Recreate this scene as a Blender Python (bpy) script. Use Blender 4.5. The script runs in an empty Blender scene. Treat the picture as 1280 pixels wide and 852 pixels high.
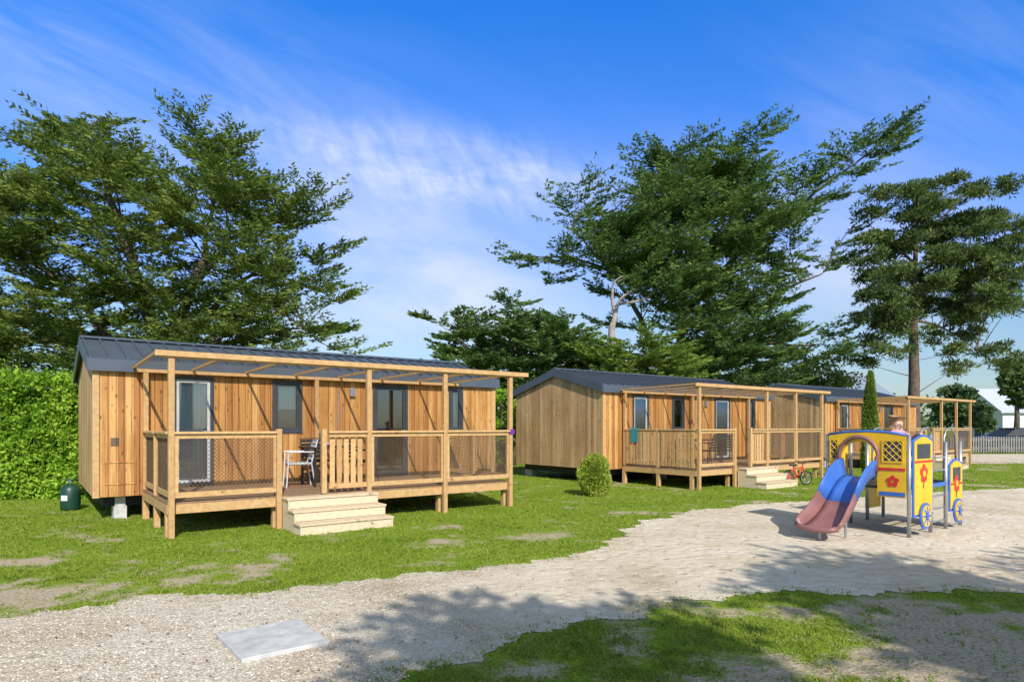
import bpy, bmesh, math, random
import numpy as np
from mathutils import Vector, noise as mnoise
from mathutils.geometry import tessellate_polygon
random.seed(7); rng=np.random.default_rng(7)
SC=bpy.context.scene; COL=SC.collection
F=800.0; HZ=532.0; CH=1.65
U=np.array([.798,.602]); V=np.array([-.602,.798]); ANG=math.atan2(.602,.798)
def G(px,py):
    Y=CH*F/(py-HZ); return ((px-640)/F*Y,Y)
def Wp(px,py,Y): return Vector(((px-640)/F*Y,Y,CH+(HZ-py)/F*Y))
# ---------------------------------------------------------------- materials
def newmat(name):
    m=bpy.data.materials.new(name); m.use_nodes=True; nt=m.node_tree
    return m,nt,nt.nodes['Principled BSDF'],nt.nodes['Material Output']
def N(nt,t,**k):
    n=nt.nodes.new(t)
    for a,b in k.items(): setattr(n,a,b)
    return n
def mathn(nt,op,a,b=None,clamp=False):
    n=nt.nodes.new('ShaderNodeMath'); n.operation=op; n.use_clamp=clamp
    for i,v in enumerate((a,b)):
        if v is None: continue
        if isinstance(v,(int,float)): n.inputs[i].default_value=v
        else: nt.links.new(v,n.inputs[i])
    return n.outputs[0]
def ramp(nt,fac,stops):
    r=nt.nodes.new('ShaderNodeValToRGB'); el=r.color_ramp.elements
    while len(el)<len(stops): el.new(.5)
    for e,(p,c) in zip(el,stops): e.position=p; e.color=(c[0],c[1],c[2],1)
    nt.links.new(fac,r.inputs[0]); return r.outputs[0]
def mixc(nt,fac,a,b,mode='MIX'):
    n=nt.nodes.new('ShaderNodeMix'); n.data_type='RGBA'; n.blend_type=mode
    for i,v in ((0,fac),(6,a),(7,b)):
        if isinstance(v,(int,float)): n.inputs[i].default_value=v
        elif isinstance(v,tuple): n.inputs[i].default_value=(v[0],v[1],v[2],1)
        else: nt.links.new(v,n.inputs[i])
    return n.outputs[2]
def noise(nt,scale,detail=4,vec=None,stretch=None,rough=.55,coord='Object'):
    n=nt.nodes.new('ShaderNodeTexNoise'); n.inputs['Scale'].default_value=scale; n.inputs['Detail'].default_value=detail; n.inputs['Roughness'].default_value=rough
    if vec is None:
        tc=nt.nodes.new('ShaderNodeTexCoord'); vec=tc.outputs[coord]
    if stretch:
        mp=nt.nodes.new('ShaderNodeMapping'); mp.inputs['Scale'].default_value=stretch; nt.links.new(vec,mp.inputs[0]); vec=mp.outputs[0]
    nt.links.new(vec,n.inputs['Vector']); return n.outputs[0]
def bump(nt,bs,h,strength=.3,dist=.02):
    b=nt.nodes.new('ShaderNodeBump'); b.inputs['Strength'].default_value=strength; b.inputs['Distance'].default_value=dist
    nt.links.new(h,b.inputs['Height']); nt.links.new(b.outputs[0],bs.inputs['Normal'])
def plain(name,c,rough=.6,metal=0,var=.15,scale=6):
    m,nt,bs,o=newmat(name)
    f=noise(nt,scale,5); col=ramp(nt,f,[(.3,tuple(x*(1-var) for x in c)),(.7,tuple(min(1,x*(1+var)) for x in c))])
    nt.links.new(col,bs.inputs['Base Color']); bs.inputs['Roughness'].default_value=rough; bs.inputs['Metallic'].default_value=metal
    return m
def plankwood(name,c1,c2,c3,w=.12):
    m,nt,bs,o=newmat(name)
    tc=N(nt,'ShaderNodeTexCoord'); sp=N(nt,'ShaderNodeSeparateXYZ'); nt.links.new(tc.outputs['Object'],sp.inputs[0])
    a=mathn(nt,'FLOOR',mathn(nt,'DIVIDE',mathn(nt,'ADD',sp.outputs[0],sp.outputs[1]),w))
    wn=N(nt,'ShaderNodeTexWhiteNoise',noise_dimensions='1D'); nt.links.new(a,wn.inputs['W'])
    base=ramp(nt,wn.outputs['Value'],[(0,c1),(.5,c2),(1,c3)])
    cb=N(nt,'ShaderNodeCombineXYZ'); nt.links.new(mathn(nt,'ADD',sp.outputs[0],sp.outputs[1]),cb.inputs[0])
    nt.links.new(mathn(nt,'MULTIPLY',wn.outputs['Value'],37.),cb.inputs[1]); nt.links.new(sp.outputs[2],cb.inputs[2])
    g=noise(nt,1.,6,vec=cb.outputs[0],stretch=(38,1,1.6),rough=.65)
    gc=ramp(nt,g,[(.3,(.52,.43,.34)),(.52,(1,1,1)),(.75,(1.0,.98,.95))])
    col=mixc(nt,.9,base,gc,'MULTIPLY')
    vo=N(nt,'ShaderNodeTexVoronoi'); vo.inputs['Scale'].default_value=1.
    mp=N(nt,'ShaderNodeMapping'); mp.inputs['Scale'].default_value=(8,1,4.); nt.links.new(cb.outputs[0],mp.inputs[0]); nt.links.new(mp.outputs[0],vo.inputs['Vector'])
    k=ramp(nt,vo.outputs['Distance'],[(.09,(1,1,1)),(.19,(0,0,0))])
    col=mixc(nt,mathn(nt,'MULTIPLY',k,.8),col,(.14,.05,.016))
    b=noise(nt,.9,4); bc=ramp(nt,b,[(.3,(.72,.66,.60)),(.62,(1,1,1))]); col=mixc(nt,.8,col,bc,'MULTIPLY')
    nt.links.new(col,bs.inputs['Base Color']); bs.inputs['Roughness'].default_value=.7
    bump(nt,bs,g,.25,.01); return m
def timber(name,c1,c2):
    m,nt,bs,o=newmat(name)
    g=noise(nt,14,6,stretch=(1,1,1)); g2=noise(nt,5.5,2)
    gi=N(nt,'ShaderNodeNewGeometry')
    col=ramp(nt,g,[(.25,c1),(.7,c2)])
    rc=ramp(nt,gi.outputs['Random Per Island'],[(0,(.74,.68,.62)),(1,(1,1,1))])
    col=mixc(nt,1.,col,rc,'MULTIPLY'); col=mixc(nt,ramp(nt,g2,[(.68,(0,0,0)),(.74,(.6,.6,.6))]),col,(.2,.08,.025))
    nt.links.new(col,bs.inputs['Base Color']); bs.inputs['Roughness'].default_value=.72; bump(nt,bs,g,.2,.01); return m
M={}
M['wall']=plankwood('honey_plank_wood',(.42,.18,.048),(.60,.30,.085),(.74,.44,.16))
M['wall2']=plankwood('weathered_plank_wood',(.44,.26,.12),(.60,.38,.18),(.72,.49,.26))
M['timber']=timber('deck_timber',(.52,.30,.115),(.70,.46,.215))
M['step']=timber('pale_step_timber',(.66,.53,.35),(.80,.68,.48))
M['boards']=timber('brown_deck_boards',(.20,.125,.07),(.36,.23,.13))
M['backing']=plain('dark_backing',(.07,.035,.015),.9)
M['roof']=plain('slate_grey_sheet_metal',(.095,.115,.145),.42,.2,.1,2)
M['dark']=plain('anthracite_trim',(.05,.056,.065),.5)
M['net']=plain('brown_rope',(.15,.10,.06),.9)
M['white']=plain('white_fabric',(.78,.78,.76),.8,0,.04)
M['chassis']=plain('dark_chassis',(.03,.03,.03),.9)
M['concrete']=plain('pale_concrete',(.50,.49,.47),.9,0,.2,9)
M['steel']=plain('galvanised_steel',(.42,.43,.44),.4,.7)
M['black']=plain('black_plastic',(.02,.02,.022),.5)
M['lgrey']=plain('light_grey_plastic',(.55,.56,.56),.5)
M['yellow']=plain('yellow_panel',(.80,.48,.02),.5,0,.14,3)
M['blue']=plain('blue_plastic',(.05,.15,.50),.4,0,.15,3)
M['mauve']=plain('maroon_brown_plastic',(.27,.12,.11),.42,0,.2,3)
M['red']=plain('red_paint',(.60,.03,.02),.4)
M['purple']=plain('purple_plate',(.16,.02,.24),.5)
M['green']=plain('dark_green_paint',(.01,.05,.03),.4)
M['skin']=plain('skin',(.70,.42,.31),.6,0,.04)
M['hair']=plain('blond_hair',(.34,.20,.09),.7)
M['pink']=plain('pink_cotton',(.50,.25,.40),.8)
M['jeans']=plain('blue_denim',(.06,.09,.18),.9)
M['teal']=plain('teal_towel',(.03,.22,.24),.9)
M['bark']=plain('rough_bark',(.12,.085,.06),.95,0,.4,5)
M['pbark']=plain('pale_bark',(.34,.29,.25),.95,0,.35,4)
M['wh']=plain('white_render',(.66,.67,.68),.8,0,.05)
M['carpaint']=plain('dark_blue_car_paint',(.012,.02,.04),.25,.3)
M['tyre']=plain('rubber',(.02,.02,.02),.85)
M['fence']=plain('weathered_picket',(.22,.21,.195),.85)
def glassmat():
    m,nt,bs,o=newmat('window_glass'); nt.nodes.remove(bs)
    gl=N(nt,'ShaderNodeBsdfGlossy'); gl.inputs['Roughness'].default_value=.03
    tr=N(nt,'ShaderNodeBsdfTransparent'); tr.inputs[0].default_value=(.8,.86,.88,1)
    lw=N(nt,'ShaderNodeLayerWeight'); lw.inputs[0].default_value=.35
    f=mathn(nt,'ADD',mathn(nt,'MULTIPLY',lw.outputs['Fresnel'],.8),.12,True)
    mx=N(nt,'ShaderNodeMixShader'); nt.links.new(f,mx.inputs[0]); nt.links.new(tr.outputs[0],mx.inputs[1]); nt.links.new(gl.outputs[0],mx.inputs[2]); nt.links.new(mx.outputs[0],o.inputs[0]); return m
M['glass']=glassmat()
def canopymat():
    m,nt,bs,o=newmat('clear_canopy_sheet'); nt.nodes.remove(bs)
    tr=N(nt,'ShaderNodeBsdfTransparent'); tr.inputs[0].default_value=(.93,.91,.88,1)
    gl=N(nt,'ShaderNodeBsdfGlossy'); gl.inputs['Roughness'].default_value=.15; gl.inputs[0].default_value=(.5,.5,.5,1)
    mx=N(nt,'ShaderNodeMixShader'); mx.inputs[0].default_value=.04; nt.links.new(tr.outputs[0],mx.inputs[1]); nt.links.new(gl.outputs[0],mx.inputs[2]); nt.links.new(mx.outputs[0],o.inputs[0]); return m
M['canopy']=canopymat()
def leafmat(name,dark,mid,light,scale=.6,trans=.25):
    m,nt,bs,o=newmat(name)
    gi=N(nt,'ShaderNodeNewGeometry'); f=noise(nt,scale,4)
    v=mathn(nt,'ADD',mathn(nt,'MULTIPLY',gi.outputs['Random Per Island'],.40),mathn(nt,'MULTIPLY',f,.8),True)
    col=ramp(nt,v,[(.30,dark),(.55,mid),(.86,light)])
    nt.links.new(col,bs.inputs['Base Color']); bs.inputs['Roughness'].default_value=.65
    bs.inputs['Specular IOR Level'].default_value=.15
    t=N(nt,'ShaderNodeBsdfTranslucent'); nt.links.new(col,t.inputs[0])
    mx=N(nt,'ShaderNodeMixShader'); mx.inputs[0].default_value=trans
    nt.links.new(bs.outputs[0],mx.inputs[1]); nt.links.new(t.outputs[0],mx.inputs[2]); nt.links.new(mx.outputs[0],o.inputs[0]); return m
M['cyp']=leafmat('cypress_foliage',(.06,.105,.024),(.15,.225,.045),(.34,.40,.09),.6,.35)
M['cyp2']=leafmat('blue_green_cypress_foliage',(.045,.095,.03),(.115,.205,.055),(.26,.36,.09),.6,.35)
M['cyp3']=leafmat('fresh_conifer_foliage',(.08,.14,.02),(.18,.28,.045),(.36,.46,.08),.6,.35)
M['pine']=leafmat('pine_needles',(.045,.08,.025),(.10,.155,.045),(.22,.28,.08),.6,.35)
M['hedge']=leafmat('hedge_leaves',(.06,.14,.012),(.20,.37,.025),(.42,.60,.07),.7,.35)
M['bush']=leafmat('light_bush_leaves',(.14,.20,.02),(.34,.42,.05),(.58,.62,.13),2.,.35)
M['far']=leafmat('distant_foliage',(.06,.10,.04),(.10,.16,.06),(.17,.23,.09),.3)
M['blade']=leafmat('grass_blades',(.11,.175,.014),(.21,.30,.03),(.40,.44,.09),.8,.35)
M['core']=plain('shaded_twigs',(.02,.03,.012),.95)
# ---------------------------------------------------------------- mesh helpers
class MB:
    def __init__(s): s.v=[]; s.f=[]
    def hexa(s,p):
        n=len(s.v); s.v+= [tuple(q) for q in p]
        s.f+=[(n,n+3,n+2,n+1),(n+4,n+5,n+6,n+7),(n,n+1,n+5,n+4),(n+1,n+2,n+6,n+5),(n+2,n+3,n+7,n+6),(n+3,n,n+4,n+7)]; return s
    def box(s,x0,x1,y0,y1,z0,z1):
        return s.hexa([(x0,y0,z0),(x1,y0,z0),(x1,y1,z0),(x0,y1,z0),(x0,y0,z1),(x1,y0,z1),(x1,y1,z1),(x0,y1,z1)])
    def path(s,pts,rad,n=8,cap=True):
        pts=[Vector(p) for p in pts]; n0=len(s.v); K=len(pts)
        if isinstance(rad,(int,float)): rad=[rad]*K
        ref=None
        for i,p in enumerate(pts):
            d=(pts[min(i+1,K-1)]-pts[max(i-1,0)]).normalized()
            if ref is None:
                ref=Vector((0,0,1)) if abs(d.z)<.9 else Vector((1,0,0))
            a=d.cross(ref); 
            if a.length<1e-4: a=d.orthogonal()
            a.normalize(); ref=a.cross(d)
            for k in range(n):
                t=2*math.pi*k/n; q=p+(a*math.cos(t)+ref*math.sin(t))*rad[i]; s.v.append(tuple(q))
        for i in range(K-1):
            for k in range(n):
                a=n0+i*n+k; b=n0+i*n+(k+1)%n; s.f.append((a,b,b+n,a+n))
        if cap: s.f.append(tuple(n0+k for k in range(n))[::-1]); s.f.append(tuple(n0+(K-1)*n+k for k in range(n)))
        return s
    def tube(s,p,q,r,r2=None,n=8): return s.path([p,q],[r,r if r2 is None else r2],n)
    def ring(s,c,ax,R,r,n=28,m=8):
        ax=Vector(ax).normalized(); a=ax.orthogonal().normalized(); b=ax.cross(a); c=Vector(c); n0=len(s.v)
        for i in range(n):
            t=2*math.pi*i/n; d=a*math.cos(t)+b*math.sin(t)
            for k in range(m):
                w=2*math.pi*k/m; s.v.append(tuple(c+d*(R+r*math.cos(w))+ax*r*math.sin(w)))
        for i in range(n):
            for k in range(m):
                s.f.append((n0+i*m+k,n0+((i+1)%n)*m+k,n0+((i+1)%n)*m+(k+1)%m,n0+i*m+(k+1)%m))
        return s
    def prism(s,pts,off):
        n=len(pts); n0=len(s.v); o=Vector(off)
        s.v+=[tuple(Vector(p)) for p in pts]+[tuple(Vector(p)+o) for p in pts]
        s.f+=[tuple(range(n0,n0+n))[::-1],tuple(range(n0+n,n0+2*n))]
        for i in range(n): j=(i+1)%n; s.f.append((n0+i,n0+j,n0+n+j,n0+n+i))
        return s
    def build(s,name,mat,parent=None,smooth=False,bevel=0):
        me=bpy.data.meshes.new(name); me.from_pydata(s.v,[],s.f); me.materials.append(mat)
        bm=bmesh.new(); bm.from_mesh(me); bmesh.ops.recalc_face_normals(bm,faces=bm.faces); bm.to_mesh(me); bm.free()
        if smooth:
            for p in me.polygons: p.use_smooth=True
        o=bpy.data.objects.new(name,me); COL.objects.link(o)
        if parent: o.parent=parent
        if bevel:
            b=o.modifiers.new('b','BEVEL'); b.width=bevel; b.segments=2; b.limit_method='ANGLE'
        return o
def tag(o,label=None,cat=None,group=None,kind=None):
    if label: o['label']=label
    if cat: o['category']=cat
    if group: o['group']=group
    if kind: o['kind']=kind
    return o
def thing(name,loc,rz,label,cat,group=None):
    o=bpy.data.objects.new(name,None); COL.objects.link(o); o.location=loc; o.rotation_euler=(0,0,rz); o.empty_display_size=.1
    return tag(o,label,cat,group)
def fast(name,verts,k,mat,parent=None):
    n=len(verts); nf=n//k
    me=bpy.data.meshes.new(name); me.vertices.add(n); me.vertices.foreach_set('co',np.ascontiguousarray(verts,dtype=np.float32).ravel())
    me.loops.add(n); me.loops.foreach_set('vertex_index',np.arange(n,dtype=np.int32))
    me.polygons.add(nf); me.polygons.foreach_set('loop_start',np.arange(0,n,k,dtype=np.int32)); 
    me.update(calc_edges=True); me.materials.append(mat)
    o=bpy.data.objects.new(name,me); COL.objects.link(o)
    if parent: o.parent=parent
    return o
def norm(a): return a/np.maximum(np.linalg.norm(a,axis=1,keepdims=True),1e-6)
def leafverts(P,D,L,W,flat=.6):
    n=len(P); D=norm(D); R=norm(rng.normal(size=(n,3)))*flat+np.array([0,0,1.])*(1-flat)
    B=norm(np.cross(D,R)); L=np.broadcast_to(np.asarray(L).reshape(-1,1),(n,1)); W=np.broadcast_to(np.asarray(W).reshape(-1,1),(n,1))
    v=np.empty((n,4,3)); v[:,0]=P-D*L*.5; v[:,1]=P+B*W*.5; v[:,2]=P+D*L*.5; v[:,3]=P-B*W*.5
    return v.reshape(-1,3)
# ---------------------------------------------------------------- ground
def inpoly(X,Y,poly):
    r=np.zeros(X.shape,bool); n=len(poly); j=n-1
    for i in range(n):
        xi,yi=poly[i]; xj,yj=poly[j]
        c=((yi>Y)!=(yj>Y))&(X<(xj-xi)*(Y-yi)/((yj-yi) if abs(yj-yi)>1e-9 else 1e-9)+xi); r^=c; j=i
    return r
far_edge=[(-14,3.6),(-8,4.9)]+[G(*p) for p in [(0,768),(180,748),(350,737),(560,713),(690,698),(760,678),(785,658),(850,641),(960,629),(1060,623),(1180,615),(1290,609)]]+[(18,18.5),(30,19)]
near_edge=[(30,6.4),(12,6.6)]+[G(*p) for p in [(1290,738),(1150,741),(1020,741),(900,745),(800,762),(710,784),(640,808),(560,834),(490,852)]]+[(-1.3,3.4),(-1.9,1.),(-2.2,-6)]
poly0=far_edge+near_edge+[(-14,-6)]
def smooth_poly(pts,step=.04,amp=.22):
    out=[]
    n=len(pts)
    for i in range(n):
        p0,p1,p2,p3=[Vector((*pts[(i+k-1)%n],0)) for k in range(4)]
        L=(p2-p1).length; vis=(L<8 and p1.y>2); k=max(2,int(L/step)) if vis else 2
        for a in range(k):
            t=a/k
            if vis:
                q=.5*((2*p1)+(-p0+p2)*t+(2*p0-5*p1+4*p2-p3)*t*t+(-p0+3*p1-3*p2+p3)*t*t*t)
                w=mnoise.noise(q*1.3)*amp+mnoise.noise(q*4)*amp*.7+mnoise.noise(q*13)*amp*.5
                d=(p2-p1).normalized(); q=q+Vector((-d.y,d.x,0))*w
            else: q=p1.lerp(p2,t)
            out.append((q.x,q.y))
    return out
poly1=smooth_poly(poly0)
me=bpy.data.meshes.new('gravel_path'); vv=[Vector((x,y,.006)) for x,y in poly1]
me.from_pydata([tuple(v) for v in vv],[],[t for t in tessellate_polygon([vv])]); 
bm=bmesh.new(); bm.from_mesh(me); bmesh.ops.recalc_face_normals(bm,faces=bm.faces); bm.to_mesh(me); bm.free()
pathob=bpy.data.objects.new('path',me); COL.objects.link(pathob); tag(pathob,'pale gravel and sand path crossing the lawn','path',kind='structure')
def pathmat():
    m,nt,bs,o=newmat('gravel_and_sand')
    tc=N(nt,'ShaderNodeTexCoord'); sp=N(nt,'ShaderNodeSeparateXYZ'); nt.links.new(tc.outputs['Object'],sp.inputs[0])
    vo=N(nt,'ShaderNodeTexVoronoi'); vo.inputs['Scale'].default_value=75; nt.links.new(tc.outputs['Object'],vo.inputs['Vector'])
    rgb=N(nt,'ShaderNodeSeparateColor'); nt.links.new(vo.outputs['Color'],rgb.inputs[0])
    st=ramp(nt,rgb.outputs[0],[(0,(.42,.355,.275)),(.35,(.60,.535,.43)),(.7,(.72,.66,.56)),(1,(.86,.82,.74))])
    ed=ramp(nt,vo.outputs['Distance'],[(.3,(1,1,1)),(.8,(.62,.55,.46))]); grav=mixc(nt,.65,st,ed,'MULTIPLY')
    s1=noise(nt,60,3); s2=noise(nt,1.1,6); s3=noise(nt,7,6); s5=noise(nt,.5,3)
    sand=ramp(nt,s3,[(.25,(.61,.525,.41)),(.5,(.72,.64,.52)),(.8,(.82,.75,.63))])
    sand=mixc(nt,.55,sand,ramp(nt,s1,[(.3,(.76,.73,.68)),(.6,(1,1,1))]),'MULTIPLY')
    f=mathn(nt,'ADD',mathn(nt,'MULTIPLY',sp.outputs[0],.3),mathn(nt,'MULTIPLY',s2,1.6)); f=mathn(nt,'SUBTRACT',f,.25,True)
    col=mixc(nt,f,grav,sand)
    col=mixc(nt,.8,col,ramp(nt,s2,[(.3,(.76,.69,.59)),(.5,(.96,.94,.91)),(.7,(1,1,1))]),'MULTIPLY')
    col=mixc(nt,.6,col,ramp(nt,s5,[(.35,(.84,.79,.71)),(.6,(1,1,1))]),'MULTIPLY')
    nt.links.new(col,bs.inputs['Base Color']); bs.inputs['Roughness'].default_value=.95; bs.inputs['Specular IOR Level'].default_value=.05
    v2=N(nt,'ShaderNodeTexVoronoi'); v2.inputs['Scale'].default_value=5.2; nt.links.new(tc.outputs['Object'],v2.inputs['Vector'])
    dent=ramp(nt,v2.outputs['Distance'],[(.10,(0,0,0)),(.34,(1,1,1))])
    h=mathn(nt,'ADD',mathn(nt,'MULTIPLY',vo.outputs['Distance'],-.15),mathn(nt,'ADD',mathn(nt,'MULTIPLY',s3,1.0),mathn(nt,'MULTIPLY',s1,.16)))
    h=mathn(nt,'ADD',h,mathn(nt,'MULTIPLY',mathn(nt,'MULTIPLY',dent,f),.6))
    bump(nt,bs,h,.7,.04); return m
me.materials.append(pathmat())
xs=np.concatenate([[-600,-200,-80,-40,-25],np.arange(-16,22,.16),[26,40,80,200,600]]); ys=np.concatenate([[-200,-40,-10],np.arange(1,32,.16),[36,45,60,100,250,900]])
XX,YY=np.meshgrid(xs,ys)
B=np.zeros_like(XX)
spots=[(G(1230,800),1.0,.5),(G(1180,835),.7,.4),(G(30,745),.5,.42),(G(525,678),.7,.30),(G(680,845),.35,.4),(G(800,795),.4,.4),(G(20,705),.5,.28),(G(940,830),.4,.35),(G(240,715),.8,.25),(G(420,735),.5,.22),(G(100,735),.6,.3),(G(1050,765),.4,.3)]
for i in range(XX.shape[0]):
    for j in range(XX.shape[1]):
        x,y=XX[i,j],YY[i,j]
        if abs(x)<24 and 0<y<34:
            n=mnoise.fractal(Vector((x*.8,y*1.1,3.)),1.,2.,4)
            b=.32+.48*n
            for (sx,sy),r,w in spots:
                d=((x-sx)**2+(y-sy)**2)/r**2
                if d<6: b+=w*math.exp(-d)
            if y>7: b-=.03
            B[i,j]=min(max(b,0),1)
        else: B[i,j]=.25
ny,nx=XX.shape; verts=np.stack([XX.ravel(),YY.ravel(),np.zeros(XX.size)],1)
idx=np.arange(XX.size).reshape(ny,nx)
faces=np.stack([idx[:-1,:-1].ravel(),idx[:-1,1:].ravel(),idx[1:,1:].ravel(),idx[1:,:-1].ravel()],1)
me=bpy.data.meshes.new('ground'); me.from_pydata(verts.tolist(),[],faces.tolist())
at=me.attributes.new('bare','FLOAT','POINT'); at.data.foreach_set('value',B.ravel().astype(np.float32))
g=bpy.data.objects.new('ground',me); COL.objects.link(g); tag(g,'patchy green lawn under the cabins','lawn',kind='structure')
def groundmat():
    m,nt,bs,o=newmat('patchy_lawn')
    a=N(nt,'ShaderNodeAttribute',attribute_name='bare')
    n1=noise(nt,30,6); n2=noise(nt,3,5); n3=noise(nt,.35,3)
    grass=ramp(nt,n1,[(.3,(.09,.14,.012)),(.5,(.19,.265,.027)),(.72,(.30,.36,.05))])
    grass=mixc(nt,.6,grass,ramp(nt,n3,[(.35,(.8,.9,.6)),(.6,(1.0,1.0,.9))]),'MULTIPLY')
    soil=ramp(nt,n1,[(.3,(.28,.215,.135)),(.7,(.56,.47,.34))])
    f=mathn(nt,'ADD',a.outputs['Fac'],mathn(nt,'MULTIPLY',mathn(nt,'SUBTRACT',n2,.5),1.1))
    f=ramp(nt,f,[(.44,(0,0,0)),(.66,(1,1,1))])
    nt.links.new(mixc(nt,f,grass,soil),bs.inputs['Base Color']); bs.inputs['Roughness'].default_value=.95; bs.inputs['Specular IOR Level'].default_value=.05; bump(nt,bs,n1,.6,.03); return m
me.materials.append(groundmat())
mb=MB(); mb.v=[(17,27.5,.005),(60,33,.005),(60,37,.005),(19,37.6,.005),(16,33,.005)]; mb.f=[(0,1,2,3,4)]
tag(mb.build('lane',pathob.data.materials[0]),'pale gravel lane before the picket fence','lane',kind='structure')
def bilin(X,Y):
    i=np.clip(np.searchsorted(ys,Y)-1,0,ny-2); j=np.clip(np.searchsorted(xs,X)-1,0,nx-2)
    return B[i,j]
n=140000
u=rng.random(n); y0,y1=3.6,30.; p=-.8
Y=(y0**p+(y1**p-y0**p)*u)**(1/p); X=(rng.random(n)*2-1)*(Y*.86+1.)
tuft=np.array([mnoise.noise(Vector((a*5,b*5,9))) for a,b in zip(X,Y)])
keep=(rng.random(n)>np.clip((bilin(X,Y)-.30)*3.0-tuft*.8,0,.97))
edge=rng.normal(size=(n,2))*.13
keep&=~inpoly(X+edge[:,0],Y+edge[:,1],poly1)
X=X[keep];Y=Y[keep];tf=tuft[keep];n=len(X); K=3
tf=np.repeat(tf,K)
X=np.repeat(X,K)+rng.normal(size=n*K)*.018; Y=np.repeat(Y,K)+rng.normal(size=n*K)*.018; n=n*K
h=(.010+.019*rng.random(n))*(1+.02*Y)*(1+.6*tf); w=(.0024+.0006*Y)*(.7+.6*rng.random(n)); a=rng.random(n)*math.pi*2
bx=np.cos(a)*w; by=np.sin(a)*w; lean=rng.normal(size=(n,2))*.8*h[:,None]
v=np.empty((n,3,3)); v[:,0]=np.stack([X-bx,Y-by,np.zeros(n)],1); v[:,1]=np.stack([X+bx,Y+by,np.zeros(n)],1); v[:,2]=np.stack([X+lean[:,0],Y+lean[:,1],h],1)
tag(fast('grass',v.reshape(-1,3),3,M['blade']),'short grass blades of the lawn','grass',kind='stuff')
def rock_mesh(name,cx,cy,r,mat):
    n=len(cx); base=np.array([(1,0,0),(0,1,0),(-1,0,0),(0,-1,0),(0,0,.75)])*1.0
    an=rng.random(n)*6.28; c,s=np.cos(an),np.sin(an); sx=r*(.7+.6*rng.random(n)); sy=r*(.7+.6*rng.random(n)); sz=r*(.5+.4*rng.random(n))
    V_=np.empty((n,5,3))
    for k in range(5):
        x=base[k,0]*sx; y=base[k,1]*sy
        V_[:,k,0]=cx+x*c-y*s; V_[:,k,1]=cy+x*s+y*c; V_[:,k,2]=.007+base[k,2]*sz
    tri=np.array([[0,1,4],[1,2,4],[2,3,4],[3,0,4]])
    return fast(name,V_[:,tri].reshape(-1,3),3,mat)
m,nt,bs,o=newmat('loose_stones')
wn=noise(nt,40,2); nt.links.new(ramp(nt,wn,[(.3,(.46,.39,.30)),(.5,(.70,.64,.54)),(.65,(.84,.80,.73))]),bs.inputs['Base Color']); bs.inputs['Roughness'].default_value=.9
n=26000; u=rng.random(n); Y=(3.6**-.9+(9.**-.9-3.6**-.9)*u)**(1/-.9); X=-Y*.85-.3+rng.random(n)*(Y*.85+4.)
k=inpoly(X,Y,poly0)&(rng.random(n)>np.clip(X*.25+.4,0,.95)); X=X[k];Y=Y[k]
tag(rock_mesh('gravel',X,Y,.003+.0075*rng.random(len(X))**2,m),'loose pale stones on the gravel path','gravel',kind='stuff')
n=900; Y=4+rng.random(n)**1.5*9; X=(rng.random(n)*2-1)*Y*.85
P_=np.stack([X,Y,np.full(n,.02)],1); D_=rng.normal(size=(n,3))*np.array([1,1,.2])
tag(fast('fallen_leaves',leafverts(P_,D_,.03*(.5+rng.random(n)),.018,.3),4,plain('dry_leaf',(.22,.11,.05),.9)),'scattered dry brown leaves on lawn and path','leaves',kind='stuff')
# ---------------------------------------------------------------- cabins
def planks(mb,fn,a0,a1,w,z0,ztop,ops,th,off=0,gap=.009):
    edges=[a0]; x=math.floor((a0+off)/w)*w-off+w
    while x<a1-1e-3:
        if x>a0+.01: edges.append(x)
        x+=w
    edges.append(a1); pl=set(round(e,4) for e in edges)
    for o in ops:
        for e in (o[0],o[1]):
            if all(abs(e-q)>.012 for q in edges): edges.append(e)
    edges.sort()
    for x0,x1 in zip(edges[:-1],edges[1:]):
        A=x0+(gap/2 if round(x0,4) in pl else 0); Bq=x1-(gap/2 if round(x1,4) in pl else 0); mid=(x0+x1)/2
        segs=[(z0,None)]
        for o in ops:
            if o[0]-.012<mid<o[1]+.012:
                ns=[]
                for s0,s1 in segs:
                    if o[2]>s0+.01: ns.append((s0,o[2]))
                    ns.append((o[3],s1))
                segs=[q for q in ns if q[1] is None or q[1]>q[0]+.01]
        jit=random.uniform(0,.003)
        for s0,s1 in segs:
            tA=ztop(A) if s1 is None else s1; tB=ztop(Bq) if s1 is None else s1
            if tA<s0+.01 and tB<s0+.01: continue
            mb.hexa([fn(A,0,s0),fn(Bq,0,s0),fn(Bq,th+jit,s0),fn(A,th+jit,s0),fn(A,0,tA),fn(Bq,0,tB),fn(Bq,th+jit,tB),fn(A,th+jit,tA)])
S0,S1,T0,T1=-.76,7.7,2.6,6.6; WB,EV,RG=.41,2.80,3.34; TM=(T0+T1)/2; PW=.12
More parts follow.
